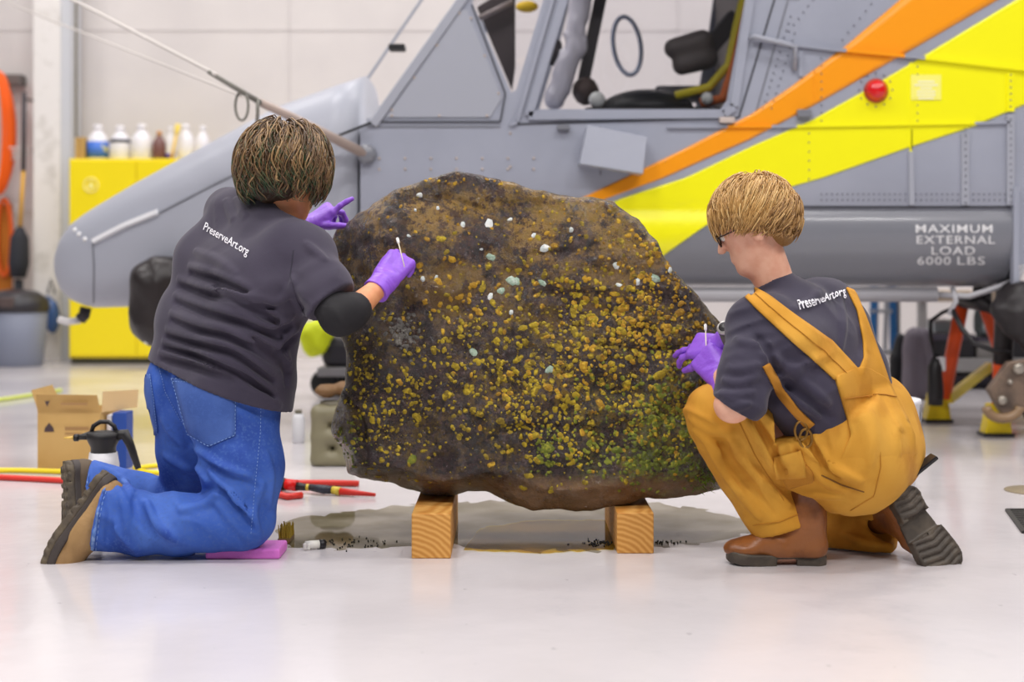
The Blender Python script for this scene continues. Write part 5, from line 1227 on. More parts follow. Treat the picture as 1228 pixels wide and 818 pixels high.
def overalls():
    f = Field(P(812, 690, 3.85) - Vector((0, .36, .02)), P(1120, 440, 3.9) + Vector((0, .48, .0)), 0.0058)
    f.cone(P(1012, 548, 3.80), P(1050, 534, 3.99), .138, .130, 0.05); f.cone(P(1000, 508, 3.78), P(1048, 492, 3.97), .108, .106, 0.06)
    f.cone(P(1040, 560, 3.80), P(1054, 545, 3.92), .11, .11, 0.05)
    f.chain([(P(1010, 552, 3.80), .132), (P(940, 526, 3.785), .104), (P(858, 496, 3.785), .080)], 0.05)
    f.chain([(P(858, 499, 3.787), .079), (P(893, 568, 3.80), .072), (P(944, 640, 3.81), .082)], 0.02)
    f.chain([(P(1050, 540, 4.0), .12), (P(955, 600, 4.14), .075), (P(1030, 618, 4.02), .064), (P(1062, 622, 3.95), .068)], 0.03)
    f.chain([(P(1000, 645, 4.0), .05), (P(1050, 648, 3.95), .046), (P(1082, 660, 3.90), .034)], 0.03)
    f.chain([(P(985, 500, 3.77), .1), (P(975, 478, 3.75), .098)], 0.03)
    f.wrinkle(P(845, 520, 3.75), 0.14, (0.6, 0, 1), 0.04, 0.010, 3, 4); f.wrinkle(P(930, 530, 3.70), 0.18, (1, 0, 0.5), 0.045, 0.011, 6, 4); f.wrinkle(P(880, 590, 3.74), 0.16, (1, 0, 0.7), 0.045, 0.008, 8, 5)
    f.wrinkle(P(1020, 520, 3.66), 0.16, (1, 0, 0.25), 0.045, 0.009, 10, 5); f.wrinkle(P(1060, 490, 3.8), 0.16, (1, 0, 0.2), 0.05, 0.008, 12, 5); f.wrinkle(P(1040, 640, 3.86), 0.14, (1, 0, -0.2), 0.04, 0.012, 15, 3); f.wrinkle(P(985, 590, 3.68), 0.14, (0.7, 0, 1), 0.05, 0.006, 17, 4)
    strokes(f, [([(826,500),(850,516),(884,520)], 0.0134, 0.0142), ([(832,515),(862,538),(888,560)], 0.0134, 0.0142), ([(846,530),(878,578),(912,622)], 0.0146, 0.0161), ([(872,520),(905,570),(948,608)], 0.0146, 0.0161), ([(884,490),(908,525),(934,568)], 0.0146, 0.0161), ([(905,492),(932,528),(948,566)], 0.0134, 0.0142), ([(940,505),(960,532),(986,556)], 0.0134, 0.0161),
        ([(975,525),(996,562),(1034,578)], 0.0146, 0.0161), ([(930,575),(970,592),(1010,596)], 0.0134, 0.0121), ([(862,530),(890,575),(930,618)], 0.0134, -0.0142), ([(896,492),(920,528),(942,572)], 0.0123, -0.0142), ([(958,515),(980,545),(1008,572)], 0.0123, -0.0142), ([(1040,490),(1046,525),(1044,560)], 0.0134, 0.0121), ([(1062,480),(1072,512),(1078,545)], 0.0134, 0.0142), ([(1075,495),(1090,520),(1098,545)], 0.0134, 0.0121),
        ([(1010,640),(1035,650),(1060,655)], 0.0134, 0.0142), ([(1030,625),(1050,635),(1062,648)], 0.0123, -0.0121), ([(960,545),(985,575),(1015,590)], 0.0134, 0.0121)])
    # the leg openings and the waist
    f.cut(P(940, 632, 3.81), Vector((0.30, 0, -0.95)), 0, P(945, 655, 3.81), 0.13)
    f.cut(P(1076, 630, 3.91), Vector((0.90, -0.40, -0.1)), 0, P(1094, 640, 3.9), 0.12); f.cone(P(1062, 628, 3.93), P(1095, 630, 3.86), .050, .060, 0.006, True)
    f.cut((0, 0, 0.006), (0, 0, -1))
    f.cut(P(962, 520, 3.70), Vector((-0.35, -0.1, 0.93)), 0.01, P(985, 478, 3.75), 0.13)
    return f.build('overalls', duck, pm, 1)
ov = overalls()
def shirt_m():
    f = Field(P(840, 560, 3.85) - Vector((0, .40, .0)), P(1085, 310, 3.9) + Vector((0, .42, .0)), 0.0055)
    torso(f, SR, 0.05)
    f.cone(P(918, 392, 3.74), P(904, 388, 3.72), .074, .064, 0.04); f.cone(P(980, 370, 3.96), P(994, 364, 3.98), .066, .054, 0.04)
    f.cone(P(950, 372, 3.84), P(930, 344, 3.86), .078, .058, 0.05); f.cone(P(985, 377, 3.95), P(998, 395, 3.95), .066, .078, 0.05)
    f.chain([(P(906, 390, 3.715), .066), (P(898, 438, 3.655), .064), (P(888, 482, 3.62), .062)], 0.03)
    f.cone(P(886, 475, 3.64), P(892, 455, 3.66), .060, .062, 0.03)
    f.chain([(P(996, 364, 3.985), .06), (P(932, 402, 3.865), .050), (P(900, 402, 3.84), .042)], 0.03)
    f.wrinkle(P(878, 470, 3.58), 0.13, (0.2, 0, 1), 0.028, 0.008, 2, 4); f.wrinkle(P(895, 400, 3.66), 0.12, (-0.3, 0, 1), 0.035, 0.006, 4, 4); f.wrinkle(P(950, 455, 3.65), 0.18, (-0.6, 0, 1), 0.045, 0.010, 6, 5); f.wrinkle(P(985, 385, 3.82), 0.16, (1, 0, 0.8), 0.045, 0.005, 8, 5); f.wrinkle(P(1020, 430, 3.85), 0.14, (1, 0, 0.1), 0.05, 0.006, 9, 5)
    strokes(f, [([(862,470),(880,476),(905,470)], 0.0112, 0.0121), ([(860,482),(878,490),(900,484)], 0.0112, 0.0121), ([(866,455),(885,462),(908,452)], 0.0112, 0.0121), ([(872,440),(890,446),(910,436)], 0.0112, 0.0101), ([(880,405),(900,415),(925,412)], 0.0112, 0.0101), ([(918,450),(945,470),(985,500)], 0.0134, 0.0142), ([(925,430),(955,450),(995,485)], 0.0134, 0.0142), ([(912,425),(940,435),(975,455)], 0.0134, 0.0121),
        ([(985,345),(972,365),(950,372)], 0.0112, 0.0101), ([(1005,350),(1012,385),(1008,420)], 0.0123, 0.0101), ([(1030,390),(1035,415),(1030,450)], 0.0112, 0.0101), ([(905,400),(922,420),(930,445)], 0.0112, -0.0121), ([(940,462),(970,480),(1000,505)], 0.0112, -0.0121)])
    f.cut(P(876, 487, 3.615), Vector((-0.50, 0.1, -0.85)), 0, P(872, 505, 3.63), 0.10)
    f.cone(P(916, 322, 3.855), P(906, 290, 3.85), .056, .062, 0.006, True)
    return f.build('sweatshirt', M('shirt_navy', S(54, 49, 68), 0.85, var=[(S(46, 42, 60), 5, 0.4, 0.7)], bump=(420, 0.12), sheen=0.15), pm, 1)
sm = shirt_m(); SB = bvh_of(sm)
lettering(SB, 'PreserveArt.org', (957, 372), (1013, 355), (-2.0, -9.6), 0.0065, MATS['print_tee'], 'lettering', sm, bold=0.012)
SOB = bvh_of(sm, ov)
seam(SB, [(905, 335), (918, 330), (935, 322), (950, 320)], 16, 0.0, 0.005, MATS['shirt_navy'], 'neckband', sm)
# bib straps crossing to the back panel
patch(SOB, [(908, 346), (930, 362), (960, 384), (996, 409), (1028, 444)], [(894, 358), (910, 374), (940, 402), (972, 430), (1000, 456)], 40, 8, 0.007, 0.006, duck, 'strap', ov, 3.8)
patch(SOB, [(1014, 346), (1027, 373), (1034, 409), (1035, 429), (1028, 446)], [(1024, 350), (1036, 378), (1047, 408), (1057, 435), (1064, 456)], 30, 6, 0.007, 0.006, duck, 'strap', ov, 3.95)
patch(SOB, [(1026, 442), (1000, 452), (1008, 478), (1016, 505), (1020, 522), (1004, 560)], [(1034, 440), (1062, 454), (1073, 478), (1086, 502), (1095, 522), (1100, 556)], 34, 18, 0.009, 0.009, duck, 'back_panel', ov, 3.85, 0.0, 0.45)
patch(SOB, [(914, 440), (930, 470), (950, 495), (968, 515)], [(921, 436), (938, 464), (958, 490), (977, 508)], 18, 4, 0.006, 0.006, duck_d, 'strap', ov, 3.75)
seam(SOB, [(902, 352), (920, 368), (950, 393), (984, 420), (1012, 449)], 30, 0.009, 0.0014, duck_d, 'stitching', ov, 3.8)
seam(SOB, [(1008, 478), (1040, 474), (1072, 478)], 14, 0.011, 0.0016, duck_d, 'stitching', ov, 3.85)
OB = bvh_of(ov)
patch(OB, [(928, 548), (927, 560), (930, 572)], [(960, 540), (966, 556), (968, 570)], 10, 10, 0.012, 0.012, duck, 'pocket_flap', ov, 3.75)
patch(OB, [(936, 562), (940, 576), (944, 584)], [(968, 558), (975, 566), (976, 576)], 10, 10, 0.010, 0.010, duck_d, 'tool_pocket', ov, 3.75)
seam(OB, [(1050, 470), (1054, 520), (1056, 560), (1048, 595), (1020, 612)], 36, 0.001, 0.0016, duck_d, 'stitching', ov, 3.8)
seam(OB, [(985, 570), (1010, 582), (1036, 590)], 20, 0.0005, 0.002, M('seam_brown', S(120, 78, 26), 0.8), 'seat_seam', ov, 3.75)
seam(OB, [(903, 630), (935, 626), (968, 612)], 20, 0.001, 0.0014, duck_d, 'stitching', ov, 3.8)
seam(OB, [(870, 470), (905, 545), (940, 600)], 24, 0.001, 0.0014, duck_d, 'stitching', ov, 3.8)
bk = MB()
c0, n0 = hit(SOB, 962, 512, 3.75)
for k in range(2): MB().tube([c0 + n0*0.016 + Vector((math.cos(t*math.pi/8)*.016 + .012*k, 0, math.sin(t*math.pi/8)*.024 - .02*k)) for t in range(16)], 0.0035, 6, closed=True).build('buckle', M('buckle_brass', S(150, 112, 56), 0.35, 0.8), ov)
# gloves
mr = rot((-0.86, 0.22, 0.36), (0.18, -0.85, 0.45))
hand('glove', glv, pm, P(864, 415, 3.845), rot((-0.72, 0.66, -0.04), (-0.35, -0.60, 0.72)), False, [(0.16, (0.25, 0.5, 0.3)), (0.05, (0.12, 0.25, 0.2)), (-0.06, (0.5, 0.7, 0.4)), (-0.16, (0.6, 0.7, 0.4))], (0.55, 0.8, 0.15), P(873, 405, 3.828))
hand('glove', glv, pm, P(864, 452, 3.78), rot((-0.45, 0.62, 0.62), (-0.62, -0.70, 0.25)), True, [(0.10, (0.6, 0.8, 0.5)), (0.0, (0.7, 0.8, 0.5)), (-0.08, (0.8, 0.8, 0.5)), (-0.2, (0.8, 0.8, 0.5))], (0.55, 0.9, 0.1), P(870, 474, 3.74))
# watch on the wrist beyond
wp = P(873, 403, 3.826)
wt_ = MB().lathe([(.036, -.014), (.040, -.013), (.040, .013), (.036, .014)], wp, (0.82, -0.28, 0.35), 24).build('watch_band', M('band_grey', S(96, 90, 88), 0.5), pm)
MB().lathe([(.019, 0), (.021, .003), (.021, .009), (.017, .012)], wp + Vector((-0.012, -.030, .020)), (-0.45, -0.72, 0.55), 20).build('watch_case', M('watch_steel', S(196, 192, 188), 0.3, 0.6), wt_)
MB().lathe([(.014, 0), (.014, .002)], wp + Vector((-0.0174, -.0386, .0266)), (-0.45, -0.72, 0.55), 20).build('watch_dial', M('watch_dial', S(60, 58, 60), 0.2), wt_)
# boots
bleather = M('boot_leather', S(150, 92, 46), 0.36, var=[(S(104, 60, 30), 9, 0.45, 0.62)], bump=(40, 0.3)); bsole = M('boot_sole', S(70, 62, 54), 0.6, var=[(S(92, 82, 70), 20, 0.45, 0.65)])
shoe('boot', (874, 676), (990, 678), (0.05, -0.02, 1), 3.795, 3.79, pm, bleather, bsole, boot=True, left=True, laces=False, length=0.262)
shoe('boot', (1137, 675), (1082, 586), (-0.34, 0.93, -0.05), 3.765, 3.80, pm, bleather, bsole, boot=True, laces=False, length=0.258, wide=1.2)
# hair: short blond crop
mb_ = Field(MC - Vector((.2, .2, .2)), MC + Vector((.2, .2, .2)), 0.006); mq = lambda x, y, z: MC + MR @ Vector((x, y, z))
mb_.ell(mq(-.014, 0, .036), (.105, .084, .094), MR, 0.0); mb_.cone(mq(-.055, 0, .01), mq(-.060, 0, -.055), .060, .036, 0.03)
mb_.ell(mq(.10, 0, -.045), (.06, .09, .085), MR, 0.01, True); mb_.ell(mq(.02, .08, -.045), (.05, .03, .04), MR, 0.01, True); mb_.ell(mq(.02, -.08, -.045), (.05, .03, .04), MR, 0.01, True); mb_.rough(40, 0.004, 3)
hm = mb_.build('hair', M('hair_base_blond', S(146, 108, 56), 0.5, bump=(60, 0.8)), pm, 1)
hair_locks(mq(-.014, 0, .030), MR, (.108, .088, .098), 4600, (-.45, 0.15, 1), lambda d, r: r.uniform(.03, .13) * (0.6 if d.z < 0 else 1) * (0.8 + 0.35*mnoise.noise(d*4)), 0.22, .0017, 9, hair_mat('hair_blond', S(158, 116, 62), S(200, 156, 92), S(228, 194, 134)), hm, flow=(0.3, 0.1, 0), fall=0.3, keep=lambda d: not (d.x > 0.35 and d.z < 0.25))
hair_locks(mq(-.022, 0, .018), MR, (.106, .084, .106), 1800, (-.5, 0.0, 1), lambda d, r: r.uniform(.03, .065), 0.25, .0019, 21, hair_mat('hair_blond_nape', S(112, 78, 40), S(164, 122, 68), S(204, 164, 106)), hm, fall=0.15, keep=lambda d: d.x < 0.0 and -0.78 < d.z < 0.2)
# glasses
gf = M('frame_dark', S(52, 34, 24), 0.3)
gs = MB().tube([mq(.098, s_*.0 + .032 + .021*math.cos(t*math.pi/10), .0 + .017*math.sin(t*math.pi/10)) for s_ in (1,) for t in range(20)], .0017, 6, closed=True).build('glasses', gf, pm)
MB().tube([mq(.098, -.032 + .021*math.cos(t*math.pi/10), .017*math.sin(t*math.pi/10)) for t in range(20)], .0017, 6, closed=True).build('rim', gf, gs)
for s_ in (1, -1):
    MB().tube([mq(.098, s_*.053, .006), mq(.09, s_*.072, .008), mq(.0, s_*.083, .006), mq(-.02, s_*.083, -.01)], .0017, 6).build('temple', gf, gs)
    MB().lathe([(.019, 0), (.019, .0015)], mq(.098, s_*.032, 0), MR @ Vector((1, 0, 0)), 20).build('lens', glass('lens_glass'), gs)
MB().tube([mq(.098, .011, .004), mq(.102, 0, .007), mq(.098, -.011, .004)], .0017, 6).build('bridge', gf, gs)
# ------------------------------------------------------------------ things on the floor
def flat_mesh(px, z, name, mat, label=None, cat=None, n=120, seed=1, rough=0.012):
    pts = []
    for i, q_ in enumerate(resample(px + px[:1], n)[:-1]):
        p = FL(q_.x, q_.y); t = i * 0.35
        p.x += rough * (mnoise.noise(Vector((t, seed, 0))) + 0.5*mnoise.noise(Vector((t*2.3, seed, 4)))); p.y += rough * 1.6 * mnoise.noise(Vector((t, seed, 9))); p.z = z; pts.append(p)
    me = bpy.data.meshes.new('m'); me.from_pydata([tuple(p) for p in pts], [], [list(t) if (pts[t[1]] - pts[t[0]]).cross(pts[t[2]] - pts[t[0]]).z > 0 else list(t)[::-1] for t in tessellate_polygon([pts])]); o = link(name, me, mat, None); tag(o, label, cat); return o
def water(name, tint, rough=0.02):
    m = bpy.data.materials.new(name); m.use_nodes = True; N, L = m.node_tree.nodes, m.node_tree.links; N.remove(N['Principled BSDF'])
    t = N.new('ShaderNodeBsdfTransparent'); g = N.new('ShaderNodeBsdfGlossy'); g.inputs['Roughness'].default_value = rough
    tc = N.new('ShaderNodeTexCoord'); nz_ = N.new('ShaderNodeTexNoise'); nz_.inputs['Scale'].default_value = 5; nz_.inputs['Detail'].default_value = 6; L.new(tc.outputs['Object'], nz_.inputs['Vector'])
    r = N.new('ShaderNodeValToRGB'); r.color_ramp.elements[0].position = 0.38; r.color_ramp.elements[1].position = 0.62; r.color_ramp.elements[0].color = tint[0]; r.color_ramp.elements[1].color = tint[1]; L.new(nz_.outputs[0], r.inputs[0]); L.new(r.outputs[0], t.inputs[0])
    f = N.new('ShaderNodeFresnel'); f.inputs[0].default_value = 1.22; x = N.new('ShaderNodeMixShader'); L.new(f.outputs[0], x.inputs[0]); L.new(t.outputs[0], x.inputs[1]); L.new(g.outputs[0], x.inputs[2]); L.new(x.outputs[0], N['Material Output'].inputs[0]); return m
flat_mesh([(330, 636), (360, 620), (420, 614), (480, 606), (560, 602), (640, 600), (760, 600), (850, 612), (900, 626), (905, 640), (850, 650), (800, 655), (740, 660), (640, 661), (560, 658), (545, 650), (485, 655), (400, 660), (345, 655)], 0.0005, 'puddle', water('dirty_water', (S(188, 182, 156), S(224, 220, 206))), 'dirty water puddle spread on the floor beneath the boulder', 'puddle', 200, 3, 0.05)
flat_mesh([(556, 660), (575, 634), (640, 624), (735, 624), (738, 659), (650, 664)], 0.0014, 'painted_reflection', water('yellow_reflection_tint', (S(238, 208, 10), S(244, 224, 60))), 'yellow reflection painted on the wet floor between the two timbers', 'puddle', 90, 8, 0.012)  # yellow reflection in the wet floor, put into the tint of this sheet
# black grit lying in the puddle
rg2 = random.Random(5)
def grit(x, y, n, sx, sy, label):
    mb = MB()
    for _ in range(n):
        p = FL(rg2.gauss(x, sx), rg2.gauss(y, sy)); s_ = rg2.uniform(.0012, .0036); mb.ball((p.x, p.y, 0.002), (s_, s_*1.3, .003), 6, 4)
    o = mb.build('grit', M('grit_black', S(28, 26, 22), 0.6), None); tag(o, label, 'debris', kind='stuff')
grit(718, 652, 60, 10, 1.6, 'clump of black grit in the puddle left of the dry timber'); grit(800, 651, 26, 9, 1.2, 'scatter of black grit right of the dry timber'); grit(420, 652, 50, 26, 3.5, 'fine grit scattered near the damp timber')
# kneeling pad, brush, vial
pink = M('foam_pink', S(226, 120, 214), 0.6, bump=(90, 0.2))
a, b_ = FL(246, 671), FL(338, 668)
o = MB().box((a.x, a.y - 0.0, 0), (b_.x, a.y + 0.13, 0.028)).build('kneeling_pad', pink, None, 0.006); tag(o, 'pink foam kneeling pad under the knees in blue jeans', 'pad')
e = empty('scrub_brush', FL(331, 657), 'small scrub brush with olive bristles beside the pink pad', 'brush')
c0 = FL(331, 654) + Vector((0.022, 0.02, 0))
MB().box((c0.x - .02, c0.y - .008, 0), (c0.x + .014, c0.y + .09, .016)).build('block', M('brush_wood', S(120, 90, 50), 0.6), e, 0.003)
mb = MB()
for i in range(5):
    for j in range(8):
        p = Vector((c0.x - .015 + i*.007, c0.y + j*.011, .015)); mb.tube([p, p + Vector((rg2.uniform(-.004, .004), rg2.uniform(-.003, .003), .036 + rg2.uniform(-.006, .004)))], [.003, .0012], 5)
mb.build('bristles', M('bristle_olive', S(166, 138, 40), 0.7), e)['kind'] = 'stuff'
e = empty('vial', FL(374, 659), 'small white vial with black cap lying by the pink pad', 'vial')
c0 = FL(366, 660)
MB().tube([c0 + Vector((0, .005, .013)), c0 + Vector((.038, .02, .013))], .012, 12).build('tube', M('vial_white', S(232, 230, 222), 0.3), e)
MB().tube([c0 + Vector((.036, .019, .013)), c0 + Vector((.052, .026, .013))], .013, 12).build('cap', M('vial_black', S(24, 22, 28), 0.4), e)
MB().box((c0.x - .006, c0.y - .004, 0), (c0.x + .014, c0.y + .004, .02)).build('tip', M('vial_white', S(232, 230, 222), 0.3), e, .004)
# swabs in the gloved hands
sw = M('swab_stick', S(236, 226, 200), 0.6); ct = M('cotton', S(244, 242, 238), 0.9)
def swab(p, q_, label):
    p, q_ = Vector(p), Vector(q_); e = empty('cotton_swab', p, label, 'swab'); u = (q_ - p).normalized()
    MB().tube([p, q_], .0016, 6).build('stick', sw, e); MB().tube([q_ - u*.012, q_ - u*.008, q_ + u*.006, q_ + u*.009], [.0018, .0042, .0042, .001], 8).build('tip', ct, e)
swab(P(485, 320, 3.855), P(477, 288, 3.90), 'cotton swab pinched in the raised purple glove of the kneeling person'); swab(P(848.5, 463, 3.80), P(846, 392, 3.86), 'long cotton swab held upright by the crouching person')
# pump sprayer
e = empty('pump_sprayer', P(125, 612, 4.6), 'white hand pump sprayer with black head beside the cardboard box', 'sprayer'); bk = M('sprayer_black', S(34, 32, 32), 0.45)
sp = lambda x, y, o=0.0: P(x, y, 4.6) + Vector((0, o, 0)); b0 = Vector((sp(124, 0).x, 4.6, 0))
MB().lathe([(.044, 0), (.05, .008), (.05, .15), (.044, .19), (.036, sp(0, 543).z)], b0, n=20).build('tank', M('tank_white', S(226, 224, 226), 0.35), e)
MB().lathe([(.040, sp(0, 545).z), (.040, sp(0, 536).z), (.052, sp(0, 527).z), (.054, sp(0, 519).z), (.03, sp(0, 517).z)], b0, n=20).build('head', bk, e)
MB().tube([sp(110, 522), sp(98, 524), sp(91, 525)], [.016, .010, .009], 10).build('spout', bk, e)
MB().tube([sp(94, 525), sp(89, 525)], .012, 10).build('nozzle', bk, e); MB().tube([sp(89, 525), sp(77, 525.5)], [.005, .003], 8).build('jet_tip', M('jet_yellow', S(238, 196, 90), 0.4), e)
MB().tube([sp(109, 520), sp(112, 511), sp(120, 506), sp(130, 506), sp(137, 511), sp(140, 520)], .0075, 8).build('pump_handle', bk, e)
MB().tube([sp(138, 523), sp(150, 521), sp(156, 533), sp(166, 562)], [.02, .019, .014, .010], 10).build('trigger', bk, e)
# cardboard box, open flaps
e = empty('cardboard_box', FL(88, 566), 'open brown cardboard box with dark printed marks behind the pump sprayer', 'box'); cd = M('cardboard', S(204, 168, 104), 0.8, var=[(S(194, 156, 92), 6, 0.4, 0.7)])
d0 = F*H/(566-HY); q = lambda x, y, dd=0.0: P(x, y, d0) + Vector((0, dd, 0)); zt = q(0, 495).z; xa, xb = q(45, 0).x, q(120, 0).x; th = 0.005; dp = 0.30
MB().box((xa, d0, 0), (xb, d0 + th, zt)).build('front', cd, e); MB().box((xa, d0 + dp - th, 0), (xb, d0 + dp, zt)).build('back', cd, e); MB().box((xa, d0 + th, 0), (xa + th, d0 + dp - th, zt)).build('side', cd, e); MB().box((xb - th, d0 + th, 0), (xb, d0 + dp - th, zt)).build('side', cd, e); MB().box((xa + th, d0 + th, 0), (xb - th, d0 + dp - th, th)).build('bottom', cd, e)
MB().prism([[Vector((xa, d0, zt)), Vector((xb, d0, zt)), q(119, 473, -.03), q(46, 472, -.03)]], (0, th, 0)).build('flap', cd, e)
MB().prism([[Vector((xb, d0 + .02, zt)), Vector((xb + .10, d0 + .16, zt + .004)), Vector((xb + .105, d0 + .16, zt + .075)), Vector((xb + .004, d0 + .02, zt + .08))]], (0, th, 0)).build('flap', M('cardboard_light', S(222, 190, 140), 0.8), e)
MB().prism([[Vector((xa, d0 + .01, zt)), Vector((xa, d0 + dp - .01, zt)), Vector((xa - .03, d0 + dp - .03, zt + .08)), Vector((xa - .03, d0 + .02, zt + .08))]], (0, 0, th)).build('flap', cd, e)
ink = M('ink_dark', S(74, 58, 62), 0.7); inkp = M('ink_faint', S(168, 130, 84), 0.8)
def mark(name, pts, m, o=-0.001): MB().prism([[q(x, y, o) for x, y in pts]], (0, 0.0008, 0)).build(name, m, e)
mark('triangle_mark', [(53, 518), (65, 518), (64, 513), (59, 507), (54, 513)], ink); mark('print_line', [(78, 512), (107, 512), (107, 516), (78, 516)], inkp); mark('print_line', [(78, 519), (98, 519), (98, 521), (78, 521)], inkp)
mark('triangle_mark', [(57, 480), (63, 480), (60, 487)], ink, -.034); mark('print_line', [(76, 482), (108, 482), (108, 485), (76, 485)], inkp, -.034)
bl = M('label_blue_deep', S(34, 74, 160), 0.5)
o = MB().box((xb + .03, d0 + .06, 0), (xb + .085, d0 + .16, q(0, 497).z)).build('blue_carton', bl, None, 0.003); tag(o, 'narrow blue carton standing against the cardboard box', 'box')
o = MB().box((xb + .008, d0 + .06, 0), (xb + .026, d0 + .16, q(0, 500).z)).build('white_carton', M('carton_white', S(225, 225, 232), 0.5), None, 0.003); tag(o, 'thin white carton between the cardboard box and blue carton', 'box')
# hoses and cords
red = M('hose_red', S(222, 52, 40), 0.4)
def floor_tube(name, px, r, mat, label, cat='hose', n=40):
    pts = [FL(p.x, p.y) + Vector((0, 0, r)) for p in resample(px, n)]
    pts = [sum((pts[max(0, min(n-1, i+k))] for k in range(-2, 3)), Vector()) / 5 for i in range(n)]
    o = MB().tube(pts, r, 10).build(name, mat, None); return tag(o, label, cat)
floor_tube('air_hose', [(-60, 574), (0, 576), (60, 579), (120, 583), (200, 586)], .011, red, 'red air hose lying on the floor behind the hiking shoes')
floor_tube('extension_cord', [(-60, 568), (20, 567), (80, 569), (120, 573), (145, 577)], .010, M('cord_yellow', S(244, 220, 30), 0.4), 'yellow cord running past the cardboard box', 'cord')
floor_tube('extension_cord', [(158, 565), (185, 561), (230, 560), (250, 565), (215, 571), (172, 569), (164, 566.5)], .009, M('cord_yellow', S(244, 220, 30), 0.4), 'loose yellow cord loop behind the kneeling person', 'cord')
floor_tube('extension_cord', [(-60, 486), (0, 482), (40, 476), (75, 470)], .012, M('cord_lime', S(214, 226, 110), 0.5), 'pale lime cord on the floor in front of the bin', 'cord')
e = empty('air_hose', FL(380, 590), 'red air hose with black coupling curled behind the knees', 'hose'); hp = lambda x, y, z=.012: FL(x, y) + Vector((0, 0, z))
MB().tube([hp(430, 584), hp(395, 583), hp(355, 583), hp(335, 590), hp(330, 596), hp(345, 600), hp(362, 598)], .011, 10).build('hose', red, e)
MB().tube([hp(341, 591, .03), hp(356, 592, .028)], .02, 12).build('coupling', M('coupling_red', S(232, 30, 26), 0.35), e); MB().tube([hp(338, 591, .03), hp(342, 591, .03)], .022, 12).build('collar', M('sprayer_black', S(34, 32, 32), 0.45), e)
MB().tube([hp(355, 592, .026), hp(366, 592, .022), hp(370, 592, .02)], [.015, .012, .010], 10).build('adapter', M('sprayer_black', S(34, 32, 32), 0.45), e)
MB().tube([hp(367, 592, .022), hp(371, 592, .021)], .012, 10).build('ring', M('ring_yellow', S(226, 200, 70), 0.4), e); MB().tube([hp(371, 592, .022), hp(388, 594, .02), hp(400, 594, .018)], [.011, .016, .013], 10).build('grip', M('grip_navy', S(42, 46, 58), 0.45), e)
MB().tube([hp(399, 594, .018), hp(408, 595, .016)], .014, 10).build('ring', M('ring_yellow', S(226, 200, 70), 0.4), e); MB().tube([hp(408, 595, .016), hp(450, 597, .010)], [.013, .006], 10).build('tail_cone', red, e)
# olive canister with a leather pouch on it, things seen between the kneeling person and the boulder
e = empty('canister', FL(400, 561), 'olive grey canister standing behind the left end of the boulder', 'canister'); om = M('olive_plastic', S(128, 122, 96), 0.5); d1 = F*H/(561-HY)
f = Field(P(365, 565, d1) - Vector((0, .05, 0)), P(432, 470, d1) + Vector((0, .3, 0)), 0.009)
a, b_ = P(384, 548, d1 + .08), P(384, 500, d1 + .08)
for xx in (384, 414): f.cone(P(xx, 551, d1 + .06), P(xx, 496, d1 + .06), .038, .036, 0.0)
for yy in (551, 524, 496): f.cone(P(384, yy, d1 + .06), P(414, yy, d1 + .06), .038, .038, 0.01)
f.cone(P(384, 551, d1 + .14), P(414, 496, d1 + .14), .04, .04, 0.03); f.cone(P(414, 551, d1 + .14), P(384, 496, d1 + .14), .04, .04, 0.03); f.cut((0, 0, .001), (0, 0, -1)); f.build('body', om, e)
MB().lathe([(.05, 0), (.05, .03), (.03, .032)], P(399, 490, d1 + .09), n=16).build('cap', M('olive_dark', S(96, 90, 72), 0.5), e)
f = Field(P(370, 485, d1) - Vector((0, .05, 0)), P(425, 455, d1) + Vector((0, .25, 0)), 0.007); f.ell(P(392, 468.5, d1 + .09), (.048, .06, .028), k=0); f.rough(30, .006, 2); f.ell(P(412, 466, d1 + .10), (.04, .05, .03), k=.01)
zmin = P(399, 490, d1 + .09).z + .032; f.cut((0, 0, zmin), (0, 0, -1))
o = f.build('leather_pouch', M('leather_brown', S(116, 84, 48), 0.6), None); tag(o, 'brown leather pouch resting on the olive canister', 'pouch')
e = empty('white_canister', FL(358, 531), 'white slim canister on the floor beside the olive one', 'canister'); d2 = F*H/(531-HY); c0 = P(358, 531, d2); c0.z = 0
MB().lathe([(.025, 0), (.028, .004), (.028, .11), (.02, .13)], c0, n=14).build('body', M('lid_white', S(215, 215, 218), 0.5), e); MB().lathe([(.016, .128), (.016, .145), (.01, .147)], c0, n=12).build('cap', M('olive_dark', S(96, 90, 72), 0.5), e)
# cart far behind with a hi-vis jacket
d3 = 8.4; e = empty('utility_cart', (P(392, 0, d3).x, d3 + .2, 0), 'low dark utility cart far behind the boulder', 'cart')
MB().box((P(380, 0, d3).x, d3, P(0, 452, d3).z), (P(450, 0, d3).x, d3 + .5, P(0, 441, d3).z)).build('deck', M('cart_grey', S(150, 148, 150), 0.5), e, .01); MB().box((P(384, 0, d3).x, d3 + .02, P(0, 441, d3).z), (P(446, 0, d3).x, d3 + .45, P(0, 405, d3).z)).build('housing', M('cart_black', S(48, 46, 54), 0.5), e, .05)
for (x, dd) in ((388, 0.03), (440, 0.03), (388, .45), (440, .45)): MB().lathe([(.06, 0), (.085, .01), (.085, .04), (.06, .05)], Vector((P(x, 0, d3).x, d3 + dd, .087)), (0, 1, 0), 16).build('wheel', M('rubber_black', S(20, 20, 22), 0.5), e)
f = Field(P(348, 440, d3) - Vector((0, .2, 0)), P(412, 375, d3) + Vector((0, .3, 0)), 0.012); f.chain([(P(372, 398, d3), .07), (P(376, 415, d3), .06), (P(388, 396, d3 + .05), .07)], .03); f.rough(14, .02, 5)
o = f.build('hi_vis_jacket', M('hi_vis', S(226, 240, 20), 0.6), None); tag(o, 'fluorescent yellow jacket hanging on the far cart', 'jacket')
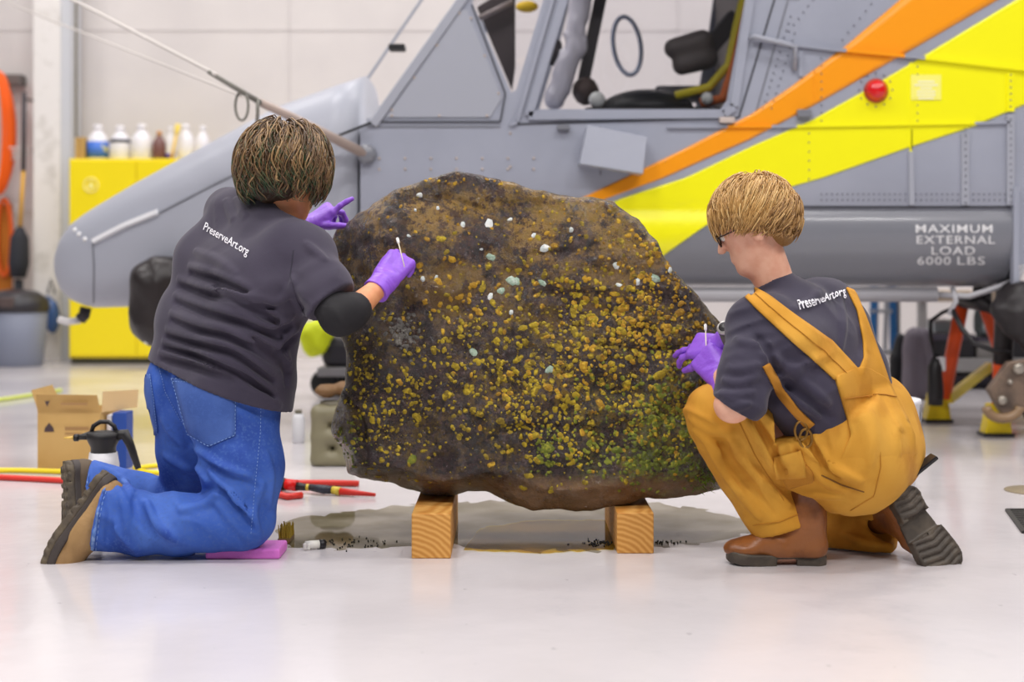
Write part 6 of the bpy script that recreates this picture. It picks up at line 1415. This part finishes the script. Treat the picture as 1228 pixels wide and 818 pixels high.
# bucket, phone
c0 = Vector((P(1050, 0, 4.9).x, 4.9, 0)); e = empty('bucket', c0, 'white plastic bucket behind the crouching person', 'bucket')
MB().lathe([(.125, 0), (.13, .006), (.148, .32), (.152, .32), (.152, .335), (.14, .335)], c0, n=28).build('body', M('bucket_white', S(230, 230, 236), 0.4), e); MB().tube([c0 + Vector((.15*math.cos(t*math.pi/12), -.02 - .10*math.sin(t*math.pi/12), .30 - .10*math.sin(t*math.pi/12))) for t in range(13)], .004, 6).build('handle', M('wire_steel', S(150, 150, 155), 0.3, 0.8), e)
pc = P(1106, 559, 3.88); e = empty('phone', pc, 'black phone sticking out of the back pocket of the overalls', 'phone'); R_ = rot((0.77, 0.05, 0.6), (-0.6, -0.15, 0.78))
mb = MB(); mb.box((-.055, -.020, -.0055), (.045, .020, .0055)); mb.v = [tuple(pc + R_ @ Vector(v)) for v in mb.v]; mb.build('body', M('phone_black', S(26, 26, 30), 0.25), e, .003)
mb = MB(); mb.box((-.05, -.017, .0055), (.041, .017, .0060)); mb.v = [tuple(pc + R_ @ Vector(v)) for v in mb.v]; mb.build('screen', M('phone_screen', S(40, 40, 46), 0.1), e)
# floor plate and mat at the right
c0 = FL(1240, 589); o = MB().lathe([(.10, 0), (.10, .004), (.096, .006), (.02, .006)], (c0.x, c0.y, 0), n=32).build('drain_plate', M('drain_metal', S(156, 142, 118), 0.45, 0.4, bump=(90, 0.5)), None); tag(o, 'round metal cover plate set on the floor', 'drain cover')
a, b_, c_, d_ = FL(1208, 613), FL(1300, 613), FL(1300, 640), FL(1228, 640)
e = empty('floor_grate', (a + c_) / 2, 'black rectangular floor grate beside the round cover plate', 'grate'); bm_ = M('grate_black', S(52, 50, 48), 0.6)
for s0, s1 in ((a, b_), (b_, c_), (c_, d_), (d_, a)): MB().bar(s0 + Vector((0, 0, .004)), s1 + Vector((0, 0, .004)), .014, .008).build('edge', bm_, e)
for k in range(1, 12):
    t = k / 12; MB().bar(a.lerp(d_, t) + Vector((0, 0, .003)), b_.lerp(c_, t) + Vector((0, 0, .003)), .014, .006).build('bar', bm_, e)
